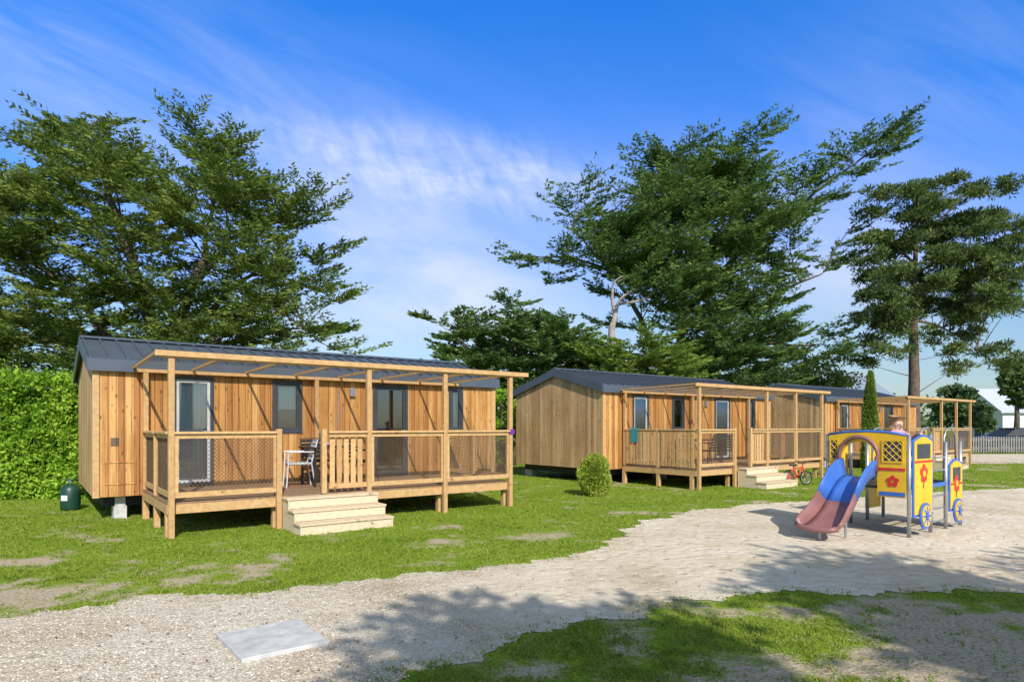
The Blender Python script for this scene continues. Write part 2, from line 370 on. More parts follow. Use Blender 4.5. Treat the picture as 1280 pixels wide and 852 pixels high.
def glazed(root,name,s0,s1,z0,z1,curtain,door=False):
    mb=MB(); f=.065; y0,y1=T0-.045,T0+.04
    mb.box(s0,s0+f,y0,y1,z0,z1).box(s1-f,s1,y0,y1,z0,z1).box(s0+f,s1-f,y0,y1,z1-f,z1).box(s0+f,s1-f,y0,y1,z0,z0+f)
    o=mb.build(name,M['dark'],root)
    fr=MB(); a,b=s0+f,s1-f; c,d=z0+f,z1-f; e=.05
    yy0,yy1=T0-.025,T0+.015
    fr.box(a,a+e,yy0,yy1,c,d).box(b-e,b,yy0,yy1,c,d).box(a+e,b-e,yy0,yy1,d-e,d).box(a+e,b-e,yy0,yy1,c,c+e)
    if door: fr.box(a+e,b-e,yy0,yy1,c+.85,c+.90)
    fr.build('sash',M['lgrey'] if door and curtain else M['dark'],o)
    MB().box(a+e,b-e,T0-.003,T0+.002,c+e,d-e).build('pane',M['glass'],o)
    if curtain:
        cm=MB(); n=14
        zc=c if curtain==1 else c+(d-c)*.45
        for i in range(n):
            xa=a+(b-a)*i/n; xb=a+(b-a)*(i+1)/n; ya=T0+.05+.012*(i%2); yb=T0+.05+.012*((i+1)%2)
            k0=len(cm.v); cm.v+=[(xa,ya,zc),(xb,yb,zc),(xb,yb,d),(xa,ya,d)]; cm.f.append((k0,k0+1,k0+2,k0+3))
        cm.build('curtain',M['white'],o)
    if door:
        MB().tube((s1-f-.025,T0-.075,z0+1.02),(s1-f-.12,T0-.075,z0+1.02),.009).tube((s1-f-.025,T0-.075,z0+1.02),(s1-f-.025,T0-.02,z0+1.02),.009).build('handle',M['steel'],o)
def cabin(P,label,var):
    root=thing('timber_cabin',(P[0],P[1],0),ANG,label,'cabin',None)
    D=.53
    ops=[(.44,1.15,D,2.57),(2.24,2.84,1.50,2.57),(4.41,5.27,D,2.57),(6.37,6.77,1.50,2.57)]
    mb=MB(); planks(mb,lambda a,d,z:(a,T0-d,z),S0+.0,S1,PW,WB,lambda a:EV-.02,ops,.022,off=T0)
    mb.build('front_wall',M['wall'],root)
    zt=lambda t: EV-.03+(RG-EV)*(1-abs(t-TM)/(TM-T0))
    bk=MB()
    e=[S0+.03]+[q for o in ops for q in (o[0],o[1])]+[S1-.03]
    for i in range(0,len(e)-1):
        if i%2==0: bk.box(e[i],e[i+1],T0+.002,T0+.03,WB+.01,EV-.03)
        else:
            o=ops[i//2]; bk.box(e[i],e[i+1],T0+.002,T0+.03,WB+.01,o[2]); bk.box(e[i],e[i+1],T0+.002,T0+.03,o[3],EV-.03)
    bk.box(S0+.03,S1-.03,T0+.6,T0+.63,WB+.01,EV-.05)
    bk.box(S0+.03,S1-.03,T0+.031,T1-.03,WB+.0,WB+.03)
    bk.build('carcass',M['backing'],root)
    for x,sg in ((S0,-1),(S1,1)):
        g_=MB(); planks(g_,lambda a,d,z:(x+sg*d,a,z),T0-.0,T1,PW,WB,zt,[],.022,off=x)
        k=len(g_.v); xx=x-sg*.001; g_.v+=[(xx,T0+.01,WB),(xx,T1-.01,WB),(xx,T1-.01,zt(T1)),(xx,TM,zt(TM)),(xx,T0+.01,zt(T0))]; g_.f.append((k,k+1,k+2,k+3,k+4))
        g_.build('gable_wall',M['wall2'] if sg<0 else M['wall'],root)
    b_=MB(); planks(b_,lambda a,d,z:(a,T1+d,z),S0,S1,PW,WB,lambda a:EV-.02,[],.022,off=T1); b_.box(S0+.03,S1-.03,T1-.03,T1-.001,WB,EV-.03); b_.build('back_wall',M['wall2'],root)
    MB().box(S0-.032,S0+.0,T0-.042,T0+.06,WB-.01,EV-.03).box(S0+.0005,S0+.07,T0-.042,T0-.026,WB-.01,EV-.03).build('corner_board',M['timber'],root)
    MB().box(S1,S1+.032,T0-.042,T0+.06,WB-.01,EV-.03).box(S1-.07,S1-.0005,T0-.042,T0-.026,WB-.01,EV-.03).build('corner_board',M['timber'],root)
    r=MB(); oh=.10; sl=(RG-EV)/(TM-T0)
    for sg in (1,-1):
        te=T0-oh if sg>0 else T1+oh; ze=EV-sl*oh
        r.hexa([(S0-oh,te,ze),(S1+oh,te,ze),(S1+oh,TM,RG),(S0-oh,TM,RG),(S0-oh,te,ze+.04),(S1+oh,te,ze+.04),(S1+oh,TM,RG+.04),(S0-oh,TM,RG+.04)])
        x=S0-oh+.02
        while x<S1+oh-.03:
            r.hexa([(x,te,ze+.041),(x+.025,te,ze+.041),(x+.025,TM,RG+.041),(x,TM,RG+.041),(x,te,ze+.078),(x+.025,te,ze+.078),(x+.025,TM,RG+.078),(x,TM,RG+.078)]); x+=.28
    ro=r.build('roof',M['roof'],root)
    rc=MB(); rc.hexa([(S0-oh-.01,TM-.13,RG+.04),(S1+oh+.01,TM-.13,RG+.04),(S1+oh+.01,TM+.13,RG+.04),(S0-oh-.01,TM+.13,RG+.04),(S0-oh-.01,TM-.02,RG+.095),(S1+oh+.01,TM-.02,RG+.095),(S1+oh+.01,TM+.02,RG+.095),(S0-oh-.01,TM+.02,RG+.095)]); rc.build('ridge_cap',M['roof'],ro)
    for x in (S0-oh-.02,S1+oh):
        fa=MB()
        for sg in (1,-1):
            te=T0-oh if sg>0 else T1+oh; ze=EV-sl*oh
            fa.hexa([(x,te,ze-.17),(x+.02,te,ze-.17),(x+.02,TM,RG-.17),(x,TM,RG-.17),(x,te,ze+.06),(x+.02,te,ze+.06),(x+.02,TM,RG+.06),(x,TM,RG+.06)])
        fa.build('barge_board',M['roof'],root)
    MB().box(S0-oh,S1+oh,T0-oh-.03,T0-oh-.002,EV-.20,EV-.01).build('eaves_flashing',M['roof'],root)
    MB().box(S0-oh,S1+oh,T1+oh+.002,T1+oh+.03,EV-.20,EV-.01).build('eaves_flashing',M['roof'],root)
    glazed(root,'door',*ops[0],1,True); glazed(root,'window',*ops[1],2); glazed(root,'door',*ops[2],0 if var!=2 else 2,True); glazed(root,'window',*ops[3],1)
    MB().box(3.86,3.98,T0-.10,T0-.024,2.28,2.46).build('wall_lamp',M['steel'],root,bevel=.01)
    if var==1:
        v_=MB()
        for k in range(5): v_.box(-.52,-.40,T0-.032,T0-.024,1.30+k*.03,1.318+k*.03)
        v_.build('vent',M['dark'],root)
        MB().box(-.62,-.60,T0-.036,T0-.0245,.62,1.02).box(-.16,-.14,T0-.036,T0-.0245,.62,1.02).box(-.599,-.161,T0-.036,T0-.0245,.62,.64).box(-.599,-.161,T0-.036,T0-.0245,1.0,1.02).build('hatch',M['wall'],root)
        MB().tube((3.62,T0-.04,2.42),(3.62,T0-.04,.6),.012).build('cable_pipe',M['steel'],root)
    MB().box(S0+.15,S1-.15,T0+.25,T1-.25,.22,WB-.002).build('chassis',M['chassis'],root)
    for x in (S0+.3,2.,5.,S1-.4):
        for t in (T0+.15,T1-.45): MB().box(x,x+.2,t,t+.4,0,.219).box(x+.02,x+.18,t+.02,t+.38,.22,WB).build('concrete_block',M['concrete'],root)
    return root
def deck(P,label,var):
    root=thing('covered_deck',(P[0],P[1],0),ANG,label,'deck'); DZ=.52; L=6.2; TD=2.52
    fl=MB(); t=-.04
    while t<TD-.1: fl.box(-.05,L+.05,t,t+.132,DZ-.03,DZ); t+=.14
    fl.build('deck_floor',M['boards'],root)
    rj=MB(); rj.box(-.05,L+.05,-.048,-.002,DZ-.17,DZ-.031).box(-.05,-.005,0,TD,DZ-.17,DZ-.031).box(L+.005,L+.05,0,TD,DZ-.17,DZ-.031)
    for s in (1.5,3.05,4.6): rj.box(s,s+.05,0,TD,DZ-.17,DZ-.031)
    rj.build('rim_joist',M['timber'],root)
    for s in (0,3.1,4.65,L): MB().box(s-.042,s+.042,-.14,-.056,0,2.64).build('post',M['timber'],root,bevel=.006)
    MB().box(1.508,1.592,-.14,-.056,0,1.60).build('post',M['timber'],root,bevel=.006)
    for s in (0,3.1,L): MB().box(s-.042,s+.042,TD-.10,TD-.016,DZ+.001,2.60).build('post',M['timber'],root,bevel=.006)
    for s in (0,1.55,3.1,4.65,L):
        MB().box(s-.05,s+.05,.06,.16,0,DZ-.172).build('support',M['timber'],root)
        MB().box(s-.05,s+.05,TD-.10,TD,0,DZ-.172).build('support',M['timber'],root)
    MB().box(-.22,L+.42,-.18,-.145,2.665,2.745).build('fascia_beam',M['timber'],root)
    MB().box(-.15,L+.35,-.142,-.055,2.642,2.70).build('beam',M['timber'],root)
    MB().box(-.15,L+.35,TD-.11,TD-.01,2.602,2.66).build('beam',M['timber'],root)
    x=-.2
    while x<L+.4:
        MB().hexa([(x,-.143,2.702),(x+.035,-.143,2.702),(x+.035,TD-.05,2.662),(x,TD-.05,2.662),(x,-.143,2.745),(x+.035,-.143,2.745),(x+.035,TD-.05,2.705),(x,TD-.05,2.705)]).build('rafter',M['timber'],root); x+=.944
    MB().hexa([(-.22,-.18,2.749),(L+.42,-.18,2.749),(L+.42,TD-.06,2.709),(-.22,TD-.06,2.709),(-.22,-.18,2.756),(L+.42,-.18,2.756),(L+.42,TD-.06,2.716),(-.22,TD-.06,2.716)]).build('canopy_sheet',M['canopy'],root)
    def panel(p0,p1,slat=False):
        p0=Vector(p0);p1=Vector(p1); d=(p1-p0); Ln=d.length; d.normalize(); nn=Vector((-d.y,d.x))
        def q(a,b,z): w=p0+d*a+nn*b; return (w.x,w.y,z)
        def bx(m_,a0,a1,b0,b1,z0,z1): m_.hexa([q(a0,b0,z0),q(a1,b0,z0),q(a1,b1,z0),q(a0,b1,z0),q(a0,b0,z1),q(a1,b0,z1),q(a1,b1,z1),q(a0,b1,z1)])
        m_=MB(); e=.047
        bx(m_,e,Ln-e,-.022,.022,DZ+.07,DZ+.15); bx(m_,e,Ln-e,-.022,.022,1.46,1.53); bx(m_,e-.01,Ln-e+.01,-.06,.06,1.532,1.565)
        if slat:
            a=e+.03
            while a<Ln-e-.08: bx(m_,a,a+.085,.024,.045,DZ+.05,1.50); a+=.125
            m_.build('slatted_panel',M['timber'],root); return
        bx(m_,e,e+.045,-.02,.02,DZ+.151,1.459); bx(m_,Ln-e-.045,Ln-e,-.02,.02,DZ+.151,1.459)
        r_=m_.build('railing',M['timber'],root)
        nt_=MB(); a0,a1,z0,z1=e+.045,Ln-e-.045,DZ+.15,1.46; sp=.085 if var>1 else .06; Wd=a1-a0; H=z1-z0
        for sg in (1,-1):
            c=-H
            while c<Wd:
                za=max(0,-c); zb=min(H,Wd-c)
                if zb-za>.01:
                    A0=c+za; A1=c+zb
                    if sg<0: A0,A1=Wd-A0,Wd-A1
                    nt_.tube(q(a0+A0,0,z0+za),q(a0+A1,0,z0+zb),.0042,n=3)
                c+=sp
        nt_.build('rope_net',M['net'],r_)
    y=-.10
    panel((0,y),(1.55,y)); panel((3.1,y),(4.65,y)); panel((4.65,y),(L,y)); panel((2.33,y),(3.1,y),True)
    MB().box(2.25,2.33,-.14,-.06,DZ,1.60).build('gate_post',M['timber'],root)
    for s in (0,L):
        MB().box(s-.045,s+.045,1.18,1.27,.35 if s else .0,1.56).build('post',M['timber'],root)
        panel((s,-.05),(s,1.22),slat=(var==2 and s==0)); panel((s,1.22),(s,TD-.05),slat=(var==2 and s==0))
    if var==1: MB().box(L-.055,L+.075,-.158,-.142,1.48,1.58).build('number_plate',M['purple'],root)
    return root
def steps(P,label):
    w=P+U*2.35+V*0; root=thing('wooden_steps',(w[0],w[1],0),ANG,label,'steps')
    T_=((.51,-.165),(.34,-.45),(.17,-.735))
    for k,(z,t) in enumerate(T_):
        MB().box(-.78,.78,t-.29,t-.148,z-.035,z).build('tread',M['step'],root,bevel=.005)
        MB().box(-.78,.78,t-.144,t-.002,z-.035,z).build('tread',M['step'],root,bevel=.005)
        MB().box(-.743,.743,t-.27,t-.25,z-.168 if k<2 else 0.0,z-.037).build('riser',M['step'],root)
    for x in (-.76,.745):
        m_=MB()
        for z,t in T_: m_.box(x,x+.015,t-.285,t-.001,0,z-.038)
        m_.build('side_board',M['step'],root)
PC=[np.array([-5.05,9.45]),np.array([4.74,16.5]),np.array([14.5,23.6])]
cl=['nearest honey timber cabin with grey metal roof, beside the tall green hedge','second timber cabin with its weathered plank gable end showing, behind the round bush','farthest timber cabin, roof half hidden by the second one, behind the slim conifer']
dl=['timber deck with net railings and purple plate on the nearest cabin','timber deck with slatted left railing on the second cabin','timber deck on the farthest cabin behind the play structure']
sl_=['pale wooden steps up to the nearest deck','pale wooden steps up to the middle deck beside the small red bicycle','wooden steps of the farthest deck behind the play structure']
for i,P in enumerate(PC):
    cabin(P,cl[i],i+1); deck(P,dl[i],i+1); steps(P,sl_[i])
def L2W(P,s,t): return P+U*s+V*t
# ---------------------------------------------------------------- deck furniture
def chair(P,s,t,rot,mat,label,group=None):
    w=L2W(P,s,t); r=thing('garden_chair',(w[0],w[1],.52),ANG+rot,label,'chair',group)
    m_=MB(); 
    for k in range(6): m_.box(-.23,.23,-.21+k*.072,-.15+k*.072,.43,.45)
    m_.box(-.2,-.17,-.2,.2,.41,.429).box(.17,.2,-.2,.2,.41,.429)
    m_.build('seat',mat,r)
    b=MB(); 
    for k in range(5): b.hexa([(-.22,.20+.02*k,.50+k*.075),(.22,.20+.02*k,.50+k*.075),(.22,.222+.02*k,.50+k*.075),(-.22,.222+.02*k,.50+k*.075),(-.22,.214+.02*k,.55+k*.075),(.22,.214+.02*k,.55+k*.075),(.22,.236+.02*k,.55+k*.075),(-.22,.236+.02*k,.55+k*.075)])
    b.path([(-.235,.20,.44),(-.235,.31,.87),(.235,.31,.87),(.235,.20,.44)],.012,6); b.build('backrest',mat,r)
    for x in (-.24,.24):
        MB().path([(x,-.24,0),(x,-.21,.43),(x,-.21,.64)],.013,6).build('leg',mat,r); MB().path([(x,.27,0),(x,.20,.44)],.013,6).build('leg',mat,r)
        MB().box(x-.025,x+.025,-.23,.26,.64,.662).build('armrest',mat,r,bevel=.006)
def table(P,s,t,mat,label,lx=.5,ly=.4):
    w=L2W(P,s,t); r=thing('garden_table',(w[0],w[1],.52),ANG,label,'table')
    m_=MB(); n=int(2*lx/.11)
    for k in range(n): m_.box(-lx+k*2*lx/n,-lx+(k+.88)*2*lx/n,-ly,ly,.71,.735)
    m_.build('tabletop',mat,r)
    for x in (-lx+.06,lx-.06):
        for y in (-ly+.06,ly-.06): MB().box(x-.02,x+.02,y-.02,y+.02,0,.709).build('leg',mat,r)
chair(PC[0],2.35,1.35,math.radians(-100),M['lgrey'],'light grey slatted chair at the entrance of the nearest deck')
chair(PC[0],3.0,2.05,math.radians(10),M['black'],'black chair between the table and the wall of the nearest deck')
chair(PC[0],3.65,1.4,math.radians(-95+180),M['black'],'black chair behind the slatted panel of the nearest deck')
table(PC[0],3.0,1.4,M['black'],'dark garden table behind the slatted panel of the nearest deck')
chair(PC[1],1.0,1.3,math.radians(-90),M['black'],'leftmost black chair at the table on the second deck')
chair(PC[1],1.6,.75,math.radians(180),M['black'],'black chair between net railing and table on the second deck, left one')
chair(PC[1],2.15,.75,math.radians(180),M['black'],'black chair between net railing and table on the second deck, right one')
table(PC[1],1.9,1.35,M['black'],'dark garden table on the second deck',.7,.4)
w=L2W(PC[1],-.0,2.05); t_=thing('towel',(w[0],w[1],1.57),ANG,'teal towel hung over the left railing of the second deck','towel')
m_=MB(); 
prof=[(-.075,-.38),(-.072,-.02),(-.05,.012),(.05,.012),(.072,-.02),(.075,-.45)]
for a,b in zip(prof[:-1],prof[1:]): m_.hexa([(a[0],-.14,a[1]),(b[0],-.14,b[1]),(b[0],.14,b[1]),(a[0],.14,a[1]),(a[0]*.9,-.14,a[1]+.006),(b[0]*.9,-.14,b[1]+.006),(b[0]*.9,.14,b[1]+.006),(a[0]*.9,.14,a[1]+.006)])
m_.build('cloth',M['teal'],t_)
w=L2W(PC[0],2.9,1.35); b_=thing('serving_bowl',(w[0],w[1],1.257),0,'small pink bowl on the table of the nearest deck','bowl'); MB().path([(0,0,0),(0,0,.03),(0,0,.07)],[.04,.09,.12],14).build('bowl_body',M['pink'],b_,True)
x,y=G(88,637); gb=thing('gas_bottle',(x,y,0),0,'dark green gas bottle standing by the left end of the nearest cabin','gas bottle')
MB().path([(0,0,0),(0,0,.05),(0,0,.4),(0,0,.48),(0,0,.52)],[.15,.17,.17,.13,.05],20).build('tank',M['green'],gb,True); MB().tube((0,0,.52),(0,0,.58),.025).build('valve',M['steel'],gb); MB().ring((0,0,.59),(0,0,1),.09,.012,18,6).build('collar',M['green'],gb); MB().box(-.06,.06,-.176,-.17,.2,.3).build('sticker',M['white'],gb)
q=[G(270,797),G(302,830),G(412,806),G(372,778)]; c0=np.mean(q,axis=0)
m_=MB(); m_.prism([(a-c0[0],b-c0[1],0) for a,b in q],(0,0,.035)); o=m_.build('concrete_slab',M['concrete'],None,bevel=.006); o.location=(c0[0],c0[1],.004); tag(o,'pale square concrete slab lying in the gravel path','slab')
# ---------------------------------------------------------------- play structure
PF=np.array([5.85,9.43]); pr=thing('play_structure',(PF[0],PF[1],0),ANG,'yellow and blue play bus with a slide on the sand','play structure')
Wd=1.2
for (s,t,h) in ((0,0,1.52),(.78,0,1.52),(1.38,0,1.40),(2.0,0,1.40),(0,Wd,1.52),(.78,Wd,1.52),(1.38,Wd,1.4),(2.0,Wd,1.4)):
    MB().tube((s,t,0),(s,t,h),.028,n=12).build('leg',M['steel'],pr,True)
MB().box(.0,2.0,.02,Wd-.02,.70,.735).build('platform',M['black'],pr)
def arcpts(cx,cz,r,a0,a1,n): return [(cx+r*math.cos(math.radians(a0+(a1-a0)*i/n)),cz+r*math.sin(math.radians(a0+(a1-a0)*i/n))) for i in range(n+1)]
oc,orr=.70,.27
out=[(.03,.58),(.03,1.50),(.3,1.545),(.6,1.56),(.9,1.545),(Wd-.03,1.50),(Wd-.03,.58),(oc+orr,.58)]
inn=[(oc+orr,1.12)]+arcpts(oc,1.14,orr,0,180,14)+[(oc-orr,.58)]
ctr=out+inn
def flat(mb,pts,x,th):
    vv=[Vector((x,a,b)) for a,b in pts]; n=len(vv); n0=len(mb.v); mb.v+=[tuple(v) for v in vv]+[(v.x+th,v.y,v.z) for v in vv]
    for t in tessellate_polygon([vv]): mb.f.append(tuple(n0+i for i in t)); mb.f.append(tuple(n0+n+i for i in t)[::-1])
    for i in range(n): j=(i+1)%n; mb.f.append((n0+i,n0+j,n0+n+j,n0+n+i))
m_=MB(); flat(m_,ctr,-.03,.02); ep=m_.build('entry_panel',M['yellow'],pr)
for t0,t1,z0,z1 in ((.08,.34,1.12,1.42),(1.03,1.13,1.12,1.42)):
    MB().box(-.036,-.031,t0,t1,z0,z1).build('window_panel',M['dark'],ep)
    m_=MB(); m_.box(-.044,-.037,t0-.02,t0,z0-.02,z1+.02).box(-.044,-.037,t1,t1+.02,z0-.02,z1+.02).box(-.044,-.037,t0,t1,z0-.02,z0).box(-.044,-.037,t0,t1,z1,z1+.02)
    W_=t1-t0; H_=z1-z0; c=-H_+.06
    while c<W_-.01:
        za=max(0,-c); zb=min(H_,W_-c)
        for sg in (1,-1):
            A0,A1=(c+za,c+zb) if sg>0 else (W_-c-za,W_-c-zb)
            if zb-za>.02: m_.tube((-.040-.0006*sg,t0+A0,z0+za),(-.040-.0006*sg,t0+A1,z0+zb),.005,n=4)
        c+=.10
    m_.build('window_lattice',M['yellow'],ep)
MB().box(-.038,-.031,.04,.40,.98,1.02).build('trim_band',M['red'],ep)
MB().box(-.038,-.031,.99,1.16,.98,1.02).build('trim_band',M['red'],ep)
MB().box(-.038,-.031,.04,.40,.60,.66).build('trim_band',M['blue'],ep)
MB().box(-.038,-.031,.99,1.16,.60,.66).build('trim_band',M['blue'],ep)
m_=MB()
for i in range(5):
    a=math.radians(90+72*i); c=(.21+.055*math.cos(a),.82+.055*math.sin(a)); m_.prism([(-.038-.0004*i,c[0]+.036*math.cos(t*math.pi/5),c[1]+.036*math.sin(t*math.pi/5)) for t in range(10)],(.004,0,0))
m_.build('flower',M['red'],ep)
m_=MB(); m_.path([(-.055,oc-orr,.95),(-.055,oc-orr,1.17)]+[(-.055,a,b) for a,b in arcpts(oc,1.19,orr+.02,180,0,16)]+[(-.055,oc+orr,.95)],.030,10); m_.build('arch',M['mauve'],pr,True)
m_=MB(); pts=[.03,.3,.6,.9,Wd-.03]; m_.path([(-.02,a,1.51+.06*(1-((a-.6)/.6)**2)) for a in pts],.020,8); m_.build('top_rail',M['blue'],pr,True)
MB().box(.03,.75,Wd+.03,Wd+.05,.58,1.5).build('side_panel',M['yellow'],pr); MB().box(1.41,1.97,Wd+.03,Wd+.05,.2,1.35).build('side_panel',M['yellow'],pr)
def wheelpanel(s0,s1,z0,z1,wz):
    m_=MB(); pts=[(s0,z0),(s1,z0),(s1,z1-.08)]+[(s1-(s1-s0)*k/6,z1-.08+.08*math.sin(math.pi*k/6)) for k in range(1,6)]+[(s0,z1-.08)]
    m_.prism([(a,-.045,b) for a,b in pts],(0,.018,0)); p_=m_.build('wheel_panel',M['blue'],pr)
    k=.035; cx,cz=(s0+s1)/2,(z0+z1)/2
    m_=MB(); m_.prism([(cx+(a-cx)*(1-2*k/(s1-s0)),-.051,cz+(b-cz)*(1-2*k/(z1-z0))) for a,b in pts],(0,.005,0)); m_.build('panel_face',M['yellow'],p_)
    m_=MB(); fz=z0+(z1-z0)*.52; fr=min(.085,(s1-s0)*.17)
    for i in range(5):
        a=math.radians(90+72*i); c=(cx+fr*1.05*math.cos(a),fz+fr*1.05*math.sin(a))
        m_.prism([(c[0]+fr*.68*math.cos(t*math.pi/5),-.056+.0004*i,c[1]+fr*.68*math.sin(t*math.pi/5)) for t in range(10)],(0,.004,0))
    m_.build('flower',M['red'],p_)
    m_=MB(); m_.prism([(cx+fr*.6*math.cos(t*math.pi/6),-.061,fz+fr*.6*math.sin(t*math.pi/6)) for t in range(12)],(0,.004,0)); m_.build('flower_centre',M['yellow'],p_)
    m_=MB(); m_.path([(cx,-.054,fz-fr*1.3),(cx-.03,-.054,fz-fr*2.6)],.008,5); m_.build('flower_stem',M['green'],p_)
    MB().box(s0+.12,s1-.12,-.055,-.0515,z1-.36,z1-.14).build('window_panel',M['dark'],p_)
    MB().box(s0+.04,s1-.04,-.057,-.0515,z1-.42,z1-.39).build('trim_band',M['red'],p_)
    R=.20
    w_=MB(); w_.tube((cx,-.085,wz),(cx,-.062,wz),R,n=28); o=w_.build('wheel',M['blue'],pr)
    w_=MB(); w_.tube((cx,-.098,wz),(cx,-.086,wz),R*.80,n=28); w_.build('rim',M['yellow'],o)
    w_=MB()
    for i in range(4):
        a=math.radians(45*i); w_.hexa([(cx+x*math.cos(a)-z*math.sin(a),y,wz+x*math.sin(a)+z*math.cos(a)) for x,y,z in ((-R*.72,-.1005-.0006*i,-.016),(R*.72,-.1005-.0006*i,-.016),(R*.72,-.0985,-.016),(-R*.72,-.0985,-.016),(-R*.72,-.1005-.0006*i,.016),(R*.72,-.1005-.0006*i,.016),(R*.72,-.0985,.016),(-R*.72,-.0985,.016))])
    w_.build('spoke',M['blue'],o)
    w_=MB(); w_.tube((cx,-.112,wz),(cx,-.103,wz),R*.25,n=16); w_.build('hub',M['blue'],o)
wheelpanel(.03,.75,.30,1.52,.30); wheelpanel(1.41,1.97,.28,1.12,.28)
for t in (.05,.4,.8,1.15): MB().path([(1.45,t,.74),(1.45,t,1.45),(1.55,t,1.60),(1.75,t,1.62),(1.93,t,1.5),(1.98,t,.74)],.016,8).build('hoop_rail',M['steel'],pr,True)
for z in (.15,.35,.55): MB().tube((.8,.02,z),(1.36,.02,z),.014).build('ladder_rung',M['steel'],pr)
for z in (.95,1.15): MB().tube((.8,0,z),(1.36,0,z),.012).build('guard_rail',M['steel'],pr)
MB().ring((1.3,.5,1.3),(.8,0,.4),.13,.014,20,6).tube((1.3,.5,1.3),(1.42,.5,1.15),.012).build('steering_wheel',M['black'],pr,True)
MB().box(.80,1.36,-.02,-.0,.70,.76).build('blue_band',M['blue'],pr)
cs=[(s*.9,z) for s,z in [(.04,.86),(-.16,.845),(-.34,.78),(-.52,.66),(-.70,.51),(-.88,.375),(-1.06,.275),(-1.22,.21),(-1.36,.18),(-1.46,.175)]]
def loft(cs,prof,a,b,flare=None,wide=None):
    m_=MB(); n=len(prof)
    for i,(s,z) in enumerate(cs):
        i0=max(i-1,0); i1=min(i+1,len(cs)-1); d=Vector((cs[i1][0]-cs[i0][0],0,cs[i1][1]-cs[i0][1])).normalized(); up=Vector((-d.z,0,d.x)); 
        if up.z<0: up=-up
        if i<a or i>b: continue
        k=flare[i] if flare else 1
        for (t,h) in prof: hh=h*(k if h>.06 else 1); wq=wide[i] if wide else 1; m_.v.append((s+up.x*hh,oc+t*wq,z+up.z*hh))
    K=(b-a+1)
    for i in range(K-1):
        for k in range(n): m_.f.append((i*n+k,i*n+(k+1)%n,(i+1)*n+(k+1)%n,(i+1)*n+k))
    m_.f.append(tuple(range(n))); m_.f.append(tuple(range((K-1)*n,K*n))[::-1]); return m_
WI=[.95,.95,.95,.95,.96,1.0,1.04,1.1,1.14,1.14]
fp=[(-.20,0.03),(-.12,.005),(0,-.005),(.12,.005),(.20,.03),(.20,.0),(.12,-.022),(0,-.032),(-.12,-.022),(-.20,.0)]
loft(cs,fp,0,4,None,WI).build('chute_floor',M['blue'],pr,True); loft(cs,fp,4,9,None,WI).build('chute_floor',M['mauve'],pr,True)
FL=[1.3,1.3,1.2,1.1,1.0,.95,.9,.8,.65,.45]
for sg in (1,-1):
    sp_=[(sg*.202,0.0),(sg*.235,.055),(sg*.262,.20),(sg*.282,.22),(sg*.30,.20),(sg*.27,.03),(sg*.21,-.03)]
    loft(cs,sp_,0,4,FL,WI).build('chute_side',M['blue'],pr,True); loft(cs,sp_,4,9,FL,WI).build('chute_side',M['mauve'],pr,True)
xe=-1.46*.9
m_=MB(); m_.path([(xe,oc-.30,.20),(xe-.07,oc-.21,.18),(xe-.10,oc,.17),(xe-.07,oc+.21,.18),(xe,oc+.30,.20)],.042,8); m_.build('chute_lip',M['mauve'],pr,True)
for dt in (-.15,.15): MB().tube((-.77,oc+dt,0),(-.77,oc+dt,.37),.02).build('slide_leg',M['steel'],pr)
MB().tube((-1.24,oc,0),(-1.24,oc,.15),.022).build('slide_foot',M['steel'],pr)
def skinmesh(name,vs,es,rad,mat,parent=None,sub=2):
    me=bpy.data.meshes.new(name); me.from_pydata(vs,es,[]); me.materials.append(mat)
    o=bpy.data.objects.new(name,me); COL.objects.link(o); 
    md=o.modifiers.new('Skin','SKIN'); md.use_smooth_shade=True
    for i,r in enumerate(rad):
        r=(r,r) if isinstance(r,(int,float)) else r; me.skin_vertices[0].data[i].radius=r
    me.skin_vertices[0].data[0].use_root=True
    s=o.modifiers.new('Sub','SUBSURF'); s.levels=sub; s.render_levels=sub
    if parent: o.parent=parent
    return o
H=[(0,0,.46),(0,0,.56),(0,0,.68),(0,0,.76),(0,-.005,.80),(0,-.01,.86),(0,-.012,.93),
   (.10,0,.74),(.13,-.10,.66),(.11,-.24,.73),(.11,-.28,.74),(-.10,0,.74),(-.13,-.10,.66),(-.11,-.24,.73),(-.11,-.28,.74),
   (.055,0,.43),(.06,-.015,.24),(.06,.0,.05),(.06,-.07,.02),(-.055,0,.43),(-.06,-.015,.24),(-.06,.0,.05),(-.06,-.07,.02)]
E=[(0,1),(1,2),(2,3),(3,4),(4,5),(5,6),(3,7),(7,8),(8,9),(9,10),(3,11),(11,12),(12,13),(13,14),(0,15),(15,16),(16,17),(17,18),(0,19),(19,20),(20,21),(21,22)]
R=[(.085,.065),(.08,.06),(.09,.06),(.05,.045),.035,.078,.058,.035,.028,.02,.018,.035,.028,.02,.018,.055,.038,.025,.02,.055,.038,.025,.02]
w=L2W(PF,.42,.33); kid=skinmesh('person',H,E,R,M['skin']); kid.location=(w[0],w[1],.737); kid.scale=(1.08,1.08,1.08); kid.rotation_euler=(0,0,ANG-.45); tag(kid,'small child in pink top holding the top edge of the yellow play bus','person')
skinmesh('shirt',[H[i] for i in (1,0,2,3,7,8,11,12)],[(0,1),(0,2),(2,3),(3,4),(4,5),(3,6),(6,7)],[(.092,.072),(.095,.075),(.1,.07),(.058,.052),.045,.038,.045,.038],M['pink'],kid)
skinmesh('trousers',[(0,0,.47),H[15],H[16],(.06,0,.09),H[19],H[20],(-.06,0,.09)],[(0,1),(1,2),(2,3),(0,4),(4,5),(5,6)],[(.088,.07),.062,.045,.035,.062,.045,.035],M['jeans'],kid)
